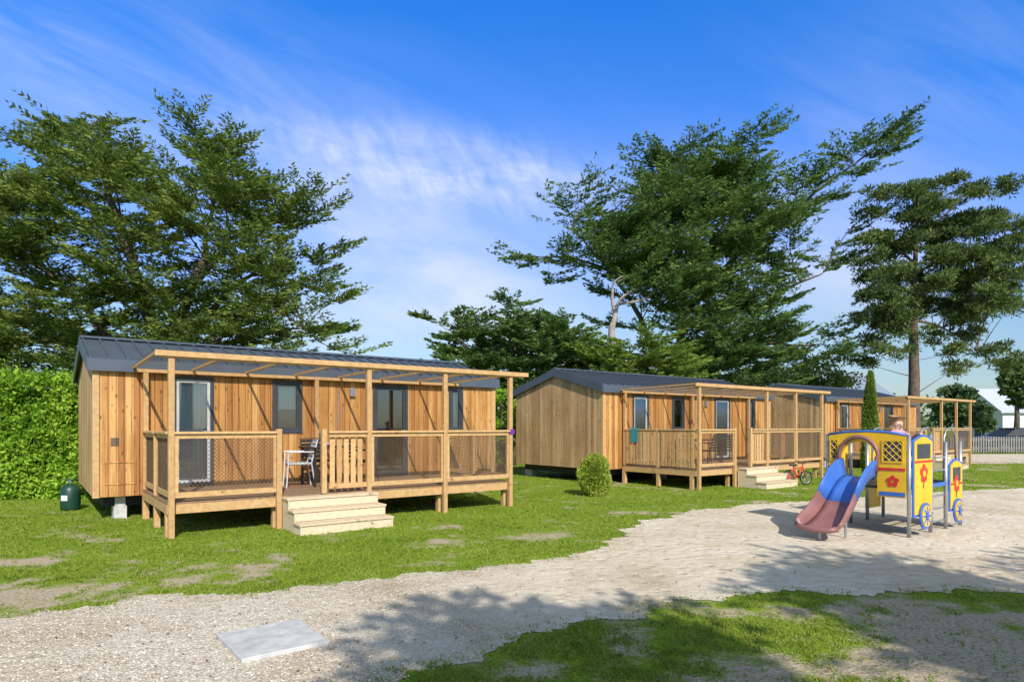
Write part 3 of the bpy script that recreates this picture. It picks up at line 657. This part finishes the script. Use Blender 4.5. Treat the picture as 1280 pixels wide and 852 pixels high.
skinmesh('hair',[(0,.025,.90),(0,.012,.955),(0,.05,.85),(0,.055,.78)],[(0,1),(0,2),(2,3)],[.084,.062,.065,.045],M['hair'],kid)
for sx in (-.03,.03): MB().path([(sx,-.084,.872),(sx,-.092,.872)],.009,8).build('eye',M['dark'],kid)
MB().path([(0,-.078,.86),(0,-.096,.845)],[.008,.012],6).build('nose',M['skin'],kid,True); MB().path([(-.018,-.086,.825),(.018,-.086,.825)],.005,6).build('mouth',M['mauve'],kid)
for sx in (.11,-.11):
    for k in range(5): MB().path([(sx-.018+.009*k,-.285,.745),(sx-.022+.011*k,-.305-.004*(k==2),.74),(sx-.022+.011*k,-.312,.722)],.0055,6).build('finger',M['skin'],kid,True)
# ---------------------------------------------------------------- small red bicycle
x,y=G(996,606); bk=thing('small_bicycle',(x,y,0),math.radians(15),'small red children bicycle parked by the steps of the middle deck','bicycle')
for sx in (-.3,.3):
    o=MB().ring((sx,0,.2),(0,1,0),.18,.02).build('wheel',M['tyre'],bk,True); MB().ring((sx,0,.2),(0,1,0),.155,.008).build('rim',M['steel'],o,True)
    m_=MB(); 
    for k in range(8): a=math.pi*k/8; m_.tube((sx-.15*math.cos(a),0,.2-.15*math.sin(a)),(sx+.15*math.cos(a),0,.2+.15*math.sin(a)),.003,n=4)
    m_.build('spokes',M['steel'],o)
m_=MB(); m_.path([(-.3,0,.2),(-.1,0,.47),(.2,0,.5)],.017).tube((-.1,0,.47),(0,0,.22),.017).tube((0,0,.22),(.2,0,.5),.02).tube((-.3,0,.2),(0,0,.22),.013).tube((.3,0,.2),(.18,0,.6),.016); m_.build('frame',M['red'],bk,True)
MB().path([(.12,-.2,.66),(.18,-.1,.62),(.18,.1,.62),(.12,.2,.66)],.012).build('handlebar',M['black'],bk,True); MB().box(-.22,-.02,-.06,.06,.54,.58).tube((-.1,0,.47),(-.12,0,.54),.014).build('saddle',M['black'],bk,bevel=.015)
# ---------------------------------------------------------------- trees
def bez(a,b,c,n): return [a*(1-t)**2+b*2*t*(1-t)+c*t*t for t in np.linspace(0,1,n)]
def tree(name,base,limbs,tips,poly,nfill,Y,depth,mat,bark,label,cat='tree',fr=(1.3,.8),nfr=12,nlf=46,leaf=(.20,.07),style='cypress',zl=.35,sweep=0.,drop=0.,bend=.25):
    root=thing(name,(base[0],base[1],0),0,label,cat); b0=Vector((base[0],base[1],0))
    sk=[]; tk=MB()
    for L,r0 in limbs:
        pts=[ (Vector(p) if len(p)==3 else Wp(p[0],p[1],Y))-b0 for p in L]
        P=[]
        for i in range(len(pts)-1):
            p0=pts[max(i-1,0)];p1=pts[i];p2=pts[i+1];p3=pts[min(i+2,len(pts)-1)]
            for k in range(6):
                t=k/6; q=.5*((2*p1)+(-p0+p2)*t+(2*p0-5*p1+4*p2-p3)*t*t+(-p0+3*p1-3*p2+p3)*t*t*t)
                q=q+Vector((mnoise.noise(q*.9),mnoise.noise(q*.9+Vector((5,5,5))),0))*bend*min(1,q.z/3); P.append(q)
        P.append(pts[-1]); n=len(P); R_=[r0*(1-.88*i/(n-1)) for i in range(n)]
        tk.path(P,R_,9); sk+=[(p,r) for p,r in zip(P,R_)]
    tk.build('trunk',bark,root,True)
    T=[]
    for p in tips: T.append((Wp(p[0],p[1],Y)+Vector((0,random.uniform(-.35,.35)*depth,-drop))-b0,1))
    if poly:
        xs_=[p[0] for p in poly]; ys_=[p[1] for p in poly]; k=0
        while k<nfill:
            x=random.uniform(min(xs_),max(xs_)); y=random.uniform(min(ys_),max(ys_))
            if inpoly(np.array([x]),np.array([y]),poly)[0]:
                dy=random.uniform(-1,1)*depth
                e=Wp(x,y,Y+dy)-b0; e.z-=drop; T.append((e,0)); k+=1
    bm_=MB(); Vs=[]
    skp=np.array([list(s[0]) for s in sk]); 
    for E_,istip in T:
        e=np.array(E_); d=skp-e; hd=np.hypot(d[:,0],d[:,1]); cost=np.linalg.norm(d,axis=1)+np.maximum(0,skp[:,2]-(e[2]-hd*zl))*1.6
        i=int(np.argmin(cost)); A=skp[i]; ln=np.linalg.norm(e-A)
        if ln<.3: A=e-np.array([.5,.2,.4]); ln=.7
        if style=='cypress' and istip and ln>1.5: e=A+(e-A)*(1-min(.5,.75*fr[0]/ln)); ln=np.linalg.norm(e-A)
        mid=(A+e)/2+np.array([0,0,(.34*(e[2]-A[2]) if style=='cypress' else -.05*ln)])+rng.normal(size=3)*.06*ln
        P=bez(A,mid,e,7); bm_.path([Vector(p) for p in P],[max(.010,min(.06,.012*ln)*(1-.85*k/6)) for k in range(7)],5,False)
        tl=e-mid; tl[0]+=sweep*ln; tl/=np.linalg.norm(tl)+1e-6
        if style=='cypress':
            for k in range(nfr):
                t=1-.9*min(1,1.6*fr[0]/ln)*rng.random() if ln>1 else rng.random()
                if k==0: t=1.
                o=A*(1-t)**2+mid*2*t*(1-t)+e*t*t
                ang=rng.normal()*.9 if k else 0
                c,s=math.cos(ang),math.sin(ang); dr=np.array([tl[0]*c-tl[1]*s,tl[0]*s+tl[1]*c,0]); 
                if np.linalg.norm(dr)<.3: dr=rng.normal(size=3); dr[2]=0
                dr/=np.linalg.norm(dr); dr[2]=.02+.14*rng.random()+.22*max(0,tl[2]); dr/=np.linalg.norm(dr)
                Lf=fr[0]*(.6+.7*rng.random()); Wf=fr[1]*(.5+.5*rng.random())
                side=np.cross(dr,[0,0,1.]); side/=np.linalg.norm(side)
                m=int(nlf*(.7+.6*rng.random())); a=rng.random(m)**.8; wv=(rng.random(m)*2-1)
                a=np.round(a*9+rng.normal(size=m)*.18)/9
                lat=wv*Wf*.5*np.sqrt(np.clip(1-a*.95,0,1))*np.minimum(1,.25+a*2.)
                a=a+.30*np.abs(lat)/Lf
                P_=o+dr*(a*Lf)[:,None]+side*lat[:,None]+np.array([0,0,1.])*(rng.normal(size=m)*.028*fr[0]+.16*a*a*Lf-.14*np.abs(lat))[:,None]
                D_=dr*.85+side*(np.sign(lat)*.7)[:,None]+rng.normal(size=(m,3))*.16+np.array([0,0,.12])
                Vs.append(leafverts(P_,D_,leaf[0]*(.6+.8*rng.random(m)),leaf[1]*(.6+.8*rng.random(m)),.55))
        else:
            for k in range(nfr):
                o=e+rng.normal(size=3)*np.array([.5,.5,.2])*fr[0] if k else e
                m=nlf; D_=rng.normal(size=(m,3))+np.array([0,0,.7]); D_=norm(D_)
                P_=o+D_*(fr[1]*(.2+.8*rng.random(m)**.5))[:,None]*np.array([1,1,.6])
                Vs.append(leafverts(P_,D_+rng.normal(size=(m,3))*.2,leaf[0]*(.6+.8*rng.random(m)),leaf[1]*(.6+.8*rng.random(m)),.8))
    bm_.build('branches',bark,root)
    fast('crown',np.concatenate(Vs),4,mat,root)
    return root
Y=23.
bx,by=Wp(195,532,Y).x,Y
tree('cypress_tree',(bx,by),[([(bx,by,0),(bx+.1,by,3.5),(170,340),(140,250),(100,175)],.36),([(bx,by,2.5),(240,360),(262,290),(250,200)],.2),([(bx,by,3),(300,350),(390,360)],.13),([(bx,by,3),(90,370),(10,300),(-40,270)],.18),([(bx,by,4.5),(290,300),(370,275)],.12),([(bx,by,2.5),(100,430),(10,430)],.12),([(bx,by,2.5),(280,420),(380,410)],.12)],
 [(95,105),(70,118),(120,122),(50,138),(28,165),(150,150),(180,165),(245,140),(225,150),(270,152),(300,168),(335,160),(342,200),(310,215),(355,222),(390,238),(440,248),(365,262),(430,262),(350,290),(408,312),(330,325),(455,346),(405,350),(365,372),(400,395),(438,404),(350,425),(300,435),(5,190),(-60,230),(-90,320),(-80,400),(30,225),(130,190),(200,210),(15,300),(80,450),(160,430),(230,430),(460,438),(25,435),(425,425),(320,270),(340,345),(310,300),(280,220),(10,255)],
 [(-100,480),(-100,240),(10,190),(90,125),(165,185),(255,165),(325,205),(365,255),(330,290),(380,340),(355,400),(400,435),(340,450),(340,480)],290,Y,3.4,M['cyp'],M['bark'],'huge dark spreading cypress tree behind the nearest cabin',nfr=11,nlf=68,fr=(1.3,1.0),leaf=(.20,.052),drop=.45)
Y=32.; bx,by=Wp(862,532,Y).x,Y
tree('cypress_tree',(bx,by),[([(bx,by,0),(bx-.2,by,3),(850,400),(868,310),(850,220)],.36),([(bx-.5,by,2.5),(800,400),(762,340),(715,285)],.18),([(850,400),(930,310),(1020,240),(1100,180)],.18),([(865,310),(915,225),(945,185)],.14),([(bx,by,3),(960,380),(1030,340)],.18),([(845,390),(740,330),(665,320)],.12),([(845,400),(970,430),(1030,430)],.14)],
 [(1128,148),(1100,160),(1080,170),(1050,184),(1118,192),(1070,208),(1095,240),(1050,244),(1010,216),(955,138),(935,150),(915,168),(980,200),(858,144),(835,158),(820,168),(790,196),(768,210),(740,234),(702,256),(725,194),(765,182),(628,308),(660,318),(688,342),(720,325),(700,298),(1025,285),(1060,298),(1005,325),(990,365),(1035,400),(1050,438),(1020,455),(975,415),(1010,265),(740,385),(735,350),(960,240),(900,210),(1050,465),(870,240),(800,250)],
 [(755,335),(740,280),(790,230),(850,175),(920,180),(975,225),(1025,210),(1000,250),(985,300),(960,340),(1000,440),(980,485),(880,485),(855,430),(825,360)],250,Y,3.2,M['cyp2'],M['bark'],'tall windswept cypress tree leaning right behind the second cabin',nfr=11,nlf=56,fr=(1.6,1.2),leaf=(.27,.068),sweep=.12,drop=.35)
Y=29.5; bx,by=Wp(768,532,Y).x,Y
tree('bare_cypress',(bx,by),[([(bx,by,0),(766,430),(768,400),(778,375),(800,360)],.22),([(770,395),(765,360),(780,345)],.1),([(775,380),(810,372),(830,350)],.08)],[(800,358),(785,343),(832,348),(840,340)],None,0,Y,.5,M['cyp2'],M['pbark'],'pale bare twisted trunk left of the windswept cypress',fr=(.9,.6),nfr=5,nlf=40)
Y=27.; bx,by=Wp(640,532,Y).x,Y
tree('conifer_tree',(bx,by),[([(bx,by,0),(640,440),(650,395)],.2),([(bx,by,2),(590,440),(555,410)],.1),([(bx,by,2),(700,430),(720,415)],.1)],
 [(538,386),(555,408),(545,440),(575,380),(600,388),(635,366),(655,362),(685,374),(700,384),(722,400),(565,430),(745,425),(600,372),(540,455)],[(550,490),(552,410),(600,392),(650,380),(710,402),(760,432),(745,490)],130,Y,2.5,M['cyp2'],M['bark'],'dense mid green conifer behind the gap between the two nearest cabins',nfr=11,nlf=55,fr=(.95,.85),leaf=(.20,.06),drop=.4)
Y=25.5; bx,by=Wp(800,532,Y).x,Y
tree('conifer_tree',(bx,by),[([(bx,by,0),(800,480),(800,440)],.12)],[(745,440),(770,422),(800,415),(830,420),(864,426),(872,445),(760,460),(840,465),(720,445)],[(700,490),(730,440),(770,425),(840,425),(870,450),(875,490)],70,Y,1.5,M['cyp3'],M['bark'],'low bright green conifer behind the roof of the second cabin',nfr=11,nlf=50,fr=(.9,.7),leaf=(.18,.055))
Y=31.; bx,by=Wp(1143,532,Y).x,Y
tree('pine_tree',(bx,by),[([(bx,by,0),(1142,450),(1143,350),(1148,250)],.32),([(1143,400),(1180,410),(1225,440)],.08),([(1143,380),(1110,390),(1080,400)],.08),([(1144,340),(1200,320),(1255,310)],.09),([(1144,330),(1110,300),(1085,280)],.08),([(1146,300),(1190,260),(1210,235)],.07)],
 [(1085,265),(1095,250),(1115,240),(1135,250),(1160,235),(1190,225),(1215,235),(1245,240),(1250,265),(1272,285),(1262,300),(1270,320),(1235,310),(1280,340),(1255,350),(1220,345),(1272,380),(1240,390),(1200,380),(1215,420),(1240,440),(1245,455),(1200,460),(1180,440),(1085,300),(1100,300),(1080,330),(1090,345),(1105,340),(1085,370),(1100,390),(1080,400),(1095,425),(1110,440),(1090,452),(1125,290),(1170,280),(1200,290),(1185,320),(1170,350),(1190,400),(1120,380),(1115,415),(1165,420)],
 [(1095,290),(1130,250),(1220,240),(1260,300),(1260,380),(1200,400),(1100,410),(1090,350)],62,Y,2.0,M['pine'],M['bark'],'tall open pine tree with bare trunk at the right behind the farthest cabin',style='pine',fr=(.75,.44),nfr=10,nlf=74,leaf=(.23,.06),bend=.05)
def blob_tree(px,pytop,wpx,Y,mat,label,name='broadleaf_tree',n=70,zb=.25,leafs=(.5,.3)):
    c=Wp(px,pytop,Y); H=c.z; R=wpx/2/F*Y; root=thing(name,(c.x,Y,0),0,label,'tree' if 'tree' in name else 'shrub')
    MB().path([(0,0,0),(.1,0,H*.3),(0,0,H*.7)],[.035*H,.025*H,.01*H],7).build('trunk',M['bark'],root,True)
    Vs=[]
    for k in range(n):
        d=norm(rng.normal(size=(1,3)))[0]; rr=rng.random()**.4; o=np.array([d[0]*R*rr*.8,d[1]*R*rr*.8,H*(zb+1)/2+d[2]*H*(1-zb)/2*rr*.85])
        m=70; D_=norm(rng.normal(size=(m,3))); P_=o+D_*(R*.30*(.5+.5*rng.random(m)))[:,None]*np.array([1,1,.7])
        Vs.append(leafverts(P_,D_+rng.normal(size=(m,3)),leafs[0]*(.6+.8*rng.random(m)),leafs[1]*(.6+.8*rng.random(m)),.8))
    fast('crown',np.concatenate(Vs),4,mat,root)
blob_tree(1195,478,60,58,M['far'],'distant rounded tree beyond the picket fence, left of the white building',leafs=(.4,.25))
blob_tree(1228,503,34,54,M['far'],'low distant tree just left of the white building',leafs=(.35,.2))
blob_tree(1270,440,38,50,M['pine'],'dark narrow tree at the far right edge beyond the fence',zb=.35,leafs=(.4,.2))
blob_tree(626,462,60,23,M['hedge'],'leafy shrub showing between the nearest and the second cabin','tall_shrub',n=45,zb=.0,leafs=(.14,.09))
blob_tree(960,455,120,40,M['cyp3'],'bushy tree above the roof between second and farthest cabin',n=80,leafs=(.22,.13))
blob_tree(1030,440,100,38,M['cyp'],'dark tree above the roof of the farthest cabin',n=80,leafs=(.22,.13))
blob_tree(460,466,70,30,M['cyp'],'dark bushy tree above the right end of the nearest roof',n=60,leafs=(.2,.11))
def column_plant(name,x,y,H,R,mat,label,cat,n,leaf,shape):
    root=thing(name,(x,y,0),0,label,cat); MB().path([(0,0,0),(0,0,H*.6)],[.04,.01],6).build('stem',M['bark'],root)
    h=rng.random(n); a=rng.random(n)*6.283; r=R*shape(h)*(.55+.5*rng.random(n)**.5)*(1+.10*np.sin(a*3+h*9))
    P_=np.stack([np.cos(a)*r,np.sin(a)*r,h*H],1); D_=np.stack([np.cos(a),np.sin(a),np.full(n,.9)],1)+rng.normal(size=(n,3))*.5
    fast('foliage',leafverts(P_,D_,leaf[0]*(.6+.8*rng.random(n)),leaf[1]*(.6+.8*rng.random(n)),.9),4,mat,root)
    return root
column_plant('slim_conifer',11.2,20.,3.35,.28,M['cyp3'],'slim pointed green conifer between the play bus and the farthest cabin','conifer',9000,(.13,.045),lambda h:np.sqrt(np.clip(1-h,0,1))*np.minimum(1,.5+h*3))
x,y=G(743,619); b=column_plant('round_bush',x,y,.98,.37,M['bush'],'small round light green bush on the lawn before the second cabin','bush',11000,(.065,.04),lambda h:np.sqrt(np.clip(1-((h-.45)/.56)**2,.0,1)))
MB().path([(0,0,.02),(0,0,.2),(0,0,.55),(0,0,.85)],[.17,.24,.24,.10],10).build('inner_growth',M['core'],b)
hd=thing('hedge',(-12.6,15.3,0),0,'tall bright green clipped hedge left of the nearest cabin','hedge')
n=75000; X=rng.random(n)*12.-8.6; f=rng.random(n); top=f>.72
Hh=2.72
Zz=np.where(top,Hh,rng.random(n)*Hh); Yy=np.where(top,rng.random(n)*1.6-.8,-.8)
wob=np.array([.26*mnoise.noise(Vector((x*1.1,z*1.1,0)))+.15*mnoise.noise(Vector((x*3.7,z*3.7,3))) for x,z in zip(X[:],Zz[:])])
Yy=Yy+np.where(top,0,wob*1.3)+rng.normal(size=n)*.07; Zz=Zz+np.where(top,wob+np.abs(rng.normal(size=n))*.10-.02,0)
D_=rng.normal(size=(n,3))+np.array([0,-.6,.5])
P_=np.stack([X,Yy,Zz],1); k=P_[:,0]<3.05
fast('foliage',leafverts(P_[k],D_[k],.10*(.6+.8*rng.random(k.sum())),.06*(.6+.8*rng.random(k.sum())),1.),4,M['hedge'],hd)
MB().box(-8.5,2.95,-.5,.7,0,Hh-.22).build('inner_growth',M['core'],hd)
Vs=[]
for k in range(900):
    x=rng.uniform(-110,150); y=rng.uniform(85,100); h=4.5+2.5*mnoise.noise(Vector((x*.06,0,0)))+1.5*mnoise.noise(Vector((x*.3,2,0))); o=np.array([x,y,h*rng.random()**.6])
    m=22; D_=norm(rng.normal(size=(m,3))); Vs.append(leafverts(o+D_*1.3*rng.random((m,1))**.5*np.array([1.3,1,.8]),D_+rng.normal(size=(m,3)),.9,.55,.8))
tag(fast('woodland',np.concatenate(Vs),4,M['far']),'far off belt of trees along the horizon','woodland',kind='stuff')
def shade_tree(x,y,H,R,zc,n,label):
    root=thing('shade_tree',(x,y,0),0,label,'tree'); MB().path([(0,0,0),(.1,0,zc*.6),(0,0,zc)],[.35,.25,.12],9).build('trunk',M['bark'],root,True)
    Vs=[]
    for k in range(n):
        d=norm(rng.normal(size=(1,3)))[0]; rr=rng.random()**.45; o=np.array([d[0]*R*rr,d[1]*R*rr,zc+d[2]*(H-zc)*rr]); m=80
        D_=norm(rng.normal(size=(m,3))); P_=o+D_*(.75*rng.random(m)**.5)[:,None]*np.array([1,1,.5]); Vs.append(leafverts(P_,D_,.24,.14,.9))
    fast('crown',np.concatenate(Vs),4,M['cyp'],root)
shade_tree(3.5,-4.9,8.2,1.4,7.4,46,'leafy tree standing behind the viewpoint')
shade_tree(6.9,-3.6,8.6,1.6,7.7,44,'second leafy tree standing behind the viewpoint to the right')
shade_tree(10.6,-3.6,8.6,1.5,7.8,30,'third leafy tree standing far right behind the viewpoint')
# ---------------------------------------------------------------- picket fence, car, buildings
fx0,fx1,fy=26.,44.,38.; fe=thing('picket_fence',(fx0,fy,0),0,'grey picket fence along the lane before the parked car','fence')
m_=MB(); x=0
while x<fx1-fx0: m_.box(x,x+.09,-.02,0,.08,1.0); x+=.15
m_.build('pickets',M['fence'],fe)
for z in (.3,.8): MB().box(0,fx1-fx0,.002,.04,z,z+.07).build('rail',M['fence'],fe)
for k in range(10): MB().box(k*2-.05,k*2+.05,.042,.14,0,1.05).build('post',M['fence'],fe)
car=thing('parked_car',(31.6,40.4,0),math.radians(4),'dark blue parked car behind the picket fence','car')
pr_=[(-2.1,.35),(-2.12,.75),(-1.95,.95),(-1.2,1.02),(-.4,1.05),(1.75,1.05),(2.05,.95),(2.12,.6),(2.05,.35)]
m_=MB(); m_.prism([(a,-.86,b) for a,b in pr_],(0,1.72,0)); m_.build('body',M['carpaint'],car,bevel=.05)
m_=MB(); a_=[(-1.15,-.8,1.03),(1.85,-.8,1.05),(1.85,.8,1.05),(-1.15,.8,1.03)]; b__=[(-.35,-.62,1.48),(1.45,-.62,1.5),(1.45,.62,1.5),(-.35,.62,1.48)]; m_.hexa(a_+b__); m_.build('window',M['black'],car)
m_=MB(); m_.box(-.4,1.5,-.64,.64,1.485,1.53); m_.build('roof',M['carpaint'],car,bevel=.02)
for sx in (-1.3,1.3):
    for sy in (-.88,.70):
        o=MB().tube((sx,sy,.32),(sx,sy+.18,.32),.32,n=20).build('wheel',M['tyre'],car); MB().tube((sx,sy-.006,.32),(sx,sy+.186,.32),.19,n=14).build('rim',M['steel'],o)
for sy in (-.7,.5): MB().box(-2.135,-2.09,sy,sy+.2,.68,.8).build('headlight',M['white'],car)
def house(x,y,w,d,h,rh,rz,label,rm):
    r=thing('white_house',(x,y,0),rz,label,'house'); MB().box(0,w,0,d,0,h).prism([(0.001,0.0,h),(0.001,d,h),(0.001,d/2,h+rh-.1)],(w-.002,0,0)).build('wall',M['wh'],r)
    m_=MB(); e=.3
    for a,b in ((-e,d/2),(d+e,d/2)): m_.hexa([(-e,a,h-.15),(w+e,a,h-.15),(w+e,b,h+rh),(-e,b,h+rh),(-e,a,h),(w+e,a,h),(w+e,b,h+rh+.15),(-e,b,h+rh+.15)])
    m_.build('roof',rm,r)
    for k in range(3): MB().box(w*(.15+.3*k),w*(.15+.3*k)+1.,-.04,-.003,1.,2.2).build('window',M['dark'],r)
    MB().box(-.04,-.003,d*.4,d*.4+1,0,2.1).build('door',M['dark'],r)
house(46.,60,14,8,3.0,2.2,-.1,'white building with pale grey roof beyond the fence at the right edge',plain('pale_grey_roof',(.50,.53,.57),.6))
house(24.5,46,8,7,3.2,2.6,.6,'white gabled house with blue grey roof seen above the farthest cabin',plain('blue_grey_roof',(.24,.28,.34),.5))
# ---------------------------------------------------------------- sky, sun, camera
SD=Vector((.30,-.954,math.tan(math.radians(37)))).normalized(); el=math.asin(SD.z); rot=math.atan2(SD.x,SD.y)
w=bpy.data.worlds.new('World'); SC.world=w; w.use_nodes=True; nt=w.node_tree; bg=nt.nodes['Background']; STR=.15
sky=N(nt,'ShaderNodeTexSky'); sky.sky_type='NISHITA'; sky.sun_disc=False; sky.sun_elevation=el; sky.sun_rotation=rot; sky.air_density=1.; sky.dust_density=.6; sky.ozone_density=3.; sky.altitude=0
tc=N(nt,'ShaderNodeTexCoord'); sp=N(nt,'ShaderNodeSeparateXYZ'); nt.links.new(tc.outputs['Generated'],sp.inputs[0])
yy=mathn(nt,'MAXIMUM',mathn(nt,'ABSOLUTE',sp.outputs[1]),.08); pp=mathn(nt,'DIVIDE',sp.outputs[0],yy); qq=mathn(nt,'DIVIDE',sp.outputs[2],yy)
def gauss(px,py,ax,ay,ang):
    cx,cy=(px-640)/F,(HZ-py)/F; c,s=math.cos(ang),math.sin(ang)
    dx=mathn(nt,'SUBTRACT',pp,cx); dy=mathn(nt,'SUBTRACT',qq,cy)
    a=mathn(nt,'DIVIDE',mathn(nt,'ADD',mathn(nt,'MULTIPLY',dx,c),mathn(nt,'MULTIPLY',dy,s)),ax/F); b_=mathn(nt,'DIVIDE',mathn(nt,'SUBTRACT',mathn(nt,'MULTIPLY',dy,c),mathn(nt,'MULTIPLY',dx,s)),ay/F)
    r=mathn(nt,'ADD',mathn(nt,'MULTIPLY',a,a),mathn(nt,'MULTIPLY',b_,b_)); return mathn(nt,'POWER',2.718,mathn(nt,'MULTIPLY',r,-1.))
cb=N(nt,'ShaderNodeCombineXYZ'); nt.links.new(pp,cb.inputs[0]); nt.links.new(qq,cb.inputs[1])
def cn(scale,st,rotz,dist,rough=.62):
    mp0=N(nt,'ShaderNodeMapping'); mp0.inputs['Rotation'].default_value=(0,0,rotz); nt.links.new(cb.outputs[0],mp0.inputs[0])
    mp=N(nt,'ShaderNodeMapping'); mp.inputs['Scale'].default_value=st; nt.links.new(mp0.outputs[0],mp.inputs[0])
    n_=N(nt,'ShaderNodeTexNoise'); n_.inputs['Scale'].default_value=scale; n_.inputs['Detail'].default_value=9; n_.inputs['Roughness'].default_value=rough; n_.inputs['Distortion'].default_value=dist; nt.links.new(mp.outputs[0],n_.inputs['Vector']); return n_.outputs[0]
n1=cn(3.,(1,3.2,1),.25,.5); n2=cn(16.,(2.6,1,1),-.5,.3,.6); n3=cn(2.,(1,4.5,1),.5,.6,.6)
f1=ramp(nt,n1,[(.34,(0,0,0)),(.68,(1,1,1))]); f2=ramp(nt,n2,[(.3,(.4,.4,.4)),(.65,(1,1,1))]); f3=ramp(nt,n3,[(.38,(0,0,0)),(.72,(1,1,1))])
main=mathn(nt,'ADD',gauss(650,225,150,42,-.13),mathn(nt,'MULTIPLY',gauss(460,200,170,48,-.2),.85)); 
c1=mathn(nt,'MULTIPLY',mathn(nt,'MULTIPLY',main,f2),mathn(nt,'ADD',mathn(nt,'MULTIPLY',f1,.75),.22))
low=mathn(nt,'ADD',mathn(nt,'ADD',gauss(500,400,240,55,0),gauss(520,320,200,70,-.4)),mathn(nt,'MULTIPLY',gauss(1060,330,190,100,0),.9))
c2=mathn(nt,'MULTIPLY',mathn(nt,'MULTIPLY',low,mathn(nt,'ADD',f1,.35)),.62)
c3=mathn(nt,'MULTIPLY',f3,mathn(nt,'MULTIPLY',mathn(nt,'ADD',gauss(190,130,400,130,-.35),mathn(nt,'MULTIPLY',gauss(1100,160,380,140,.4),.5)),.50))
cf=mathn(nt,'MULTIPLY',mathn(nt,'ADD',mathn(nt,'ADD',c1,c2),c3),.85,True)
tint=ramp(nt,qq,[(0.,(.64,.67,.70)),(.10,(.66,.72,.80)),(.17,(.68,.79,.91)),(.30,(.50,.86,1.0)),(.66,(.18,.86,1.0)),(.85,(.8,.95,.8)),(1.,(1.,.95,.72))])
cm=mixc(nt,1.,sky.outputs[0],tint,'MULTIPLY')
gain=ramp(nt,qq,[(0.,(.52,.52,.52)),(.17,(.53,.53,.52)),(.30,(.78,.56,.80)),(.66,(.54,.54,.92)),(1.,(.9,.77,.70))])
cm=mixc(nt,1.,cm,gain,'MULTIPLY')
hs=N(nt,'ShaderNodeVectorMath',operation='SCALE'); hs.inputs[3].default_value=2.0; nt.links.new(cm,hs.inputs[0])
colr=mixc(nt,cf,hs.outputs[0],(5.2,5.7,6.3)); nt.links.new(colr,bg.inputs[0]); bg.inputs[1].default_value=STR
sd=bpy.data.lights.new('sun','SUN'); sd.energy=5.; sd.angle=math.radians(.5); sd.color=(1,.945,.85); so=bpy.data.objects.new('sun',sd); COL.objects.link(so); so.rotation_euler=SD.to_track_quat('Z','Y').to_euler()
cd=bpy.data.cameras.new('camera'); cd.lens=22.5; cd.sensor_width=36; cd.shift_y=106/1280; cd.clip_end=3000; co=bpy.data.objects.new('camera',cd); COL.objects.link(co); co.location=(0,0,CH); co.rotation_euler=(math.radians(90),0,0); SC.camera=co
SC.view_settings.view_transform='Standard'; SC.view_settings.look='None'; SC.view_settings.exposure=0
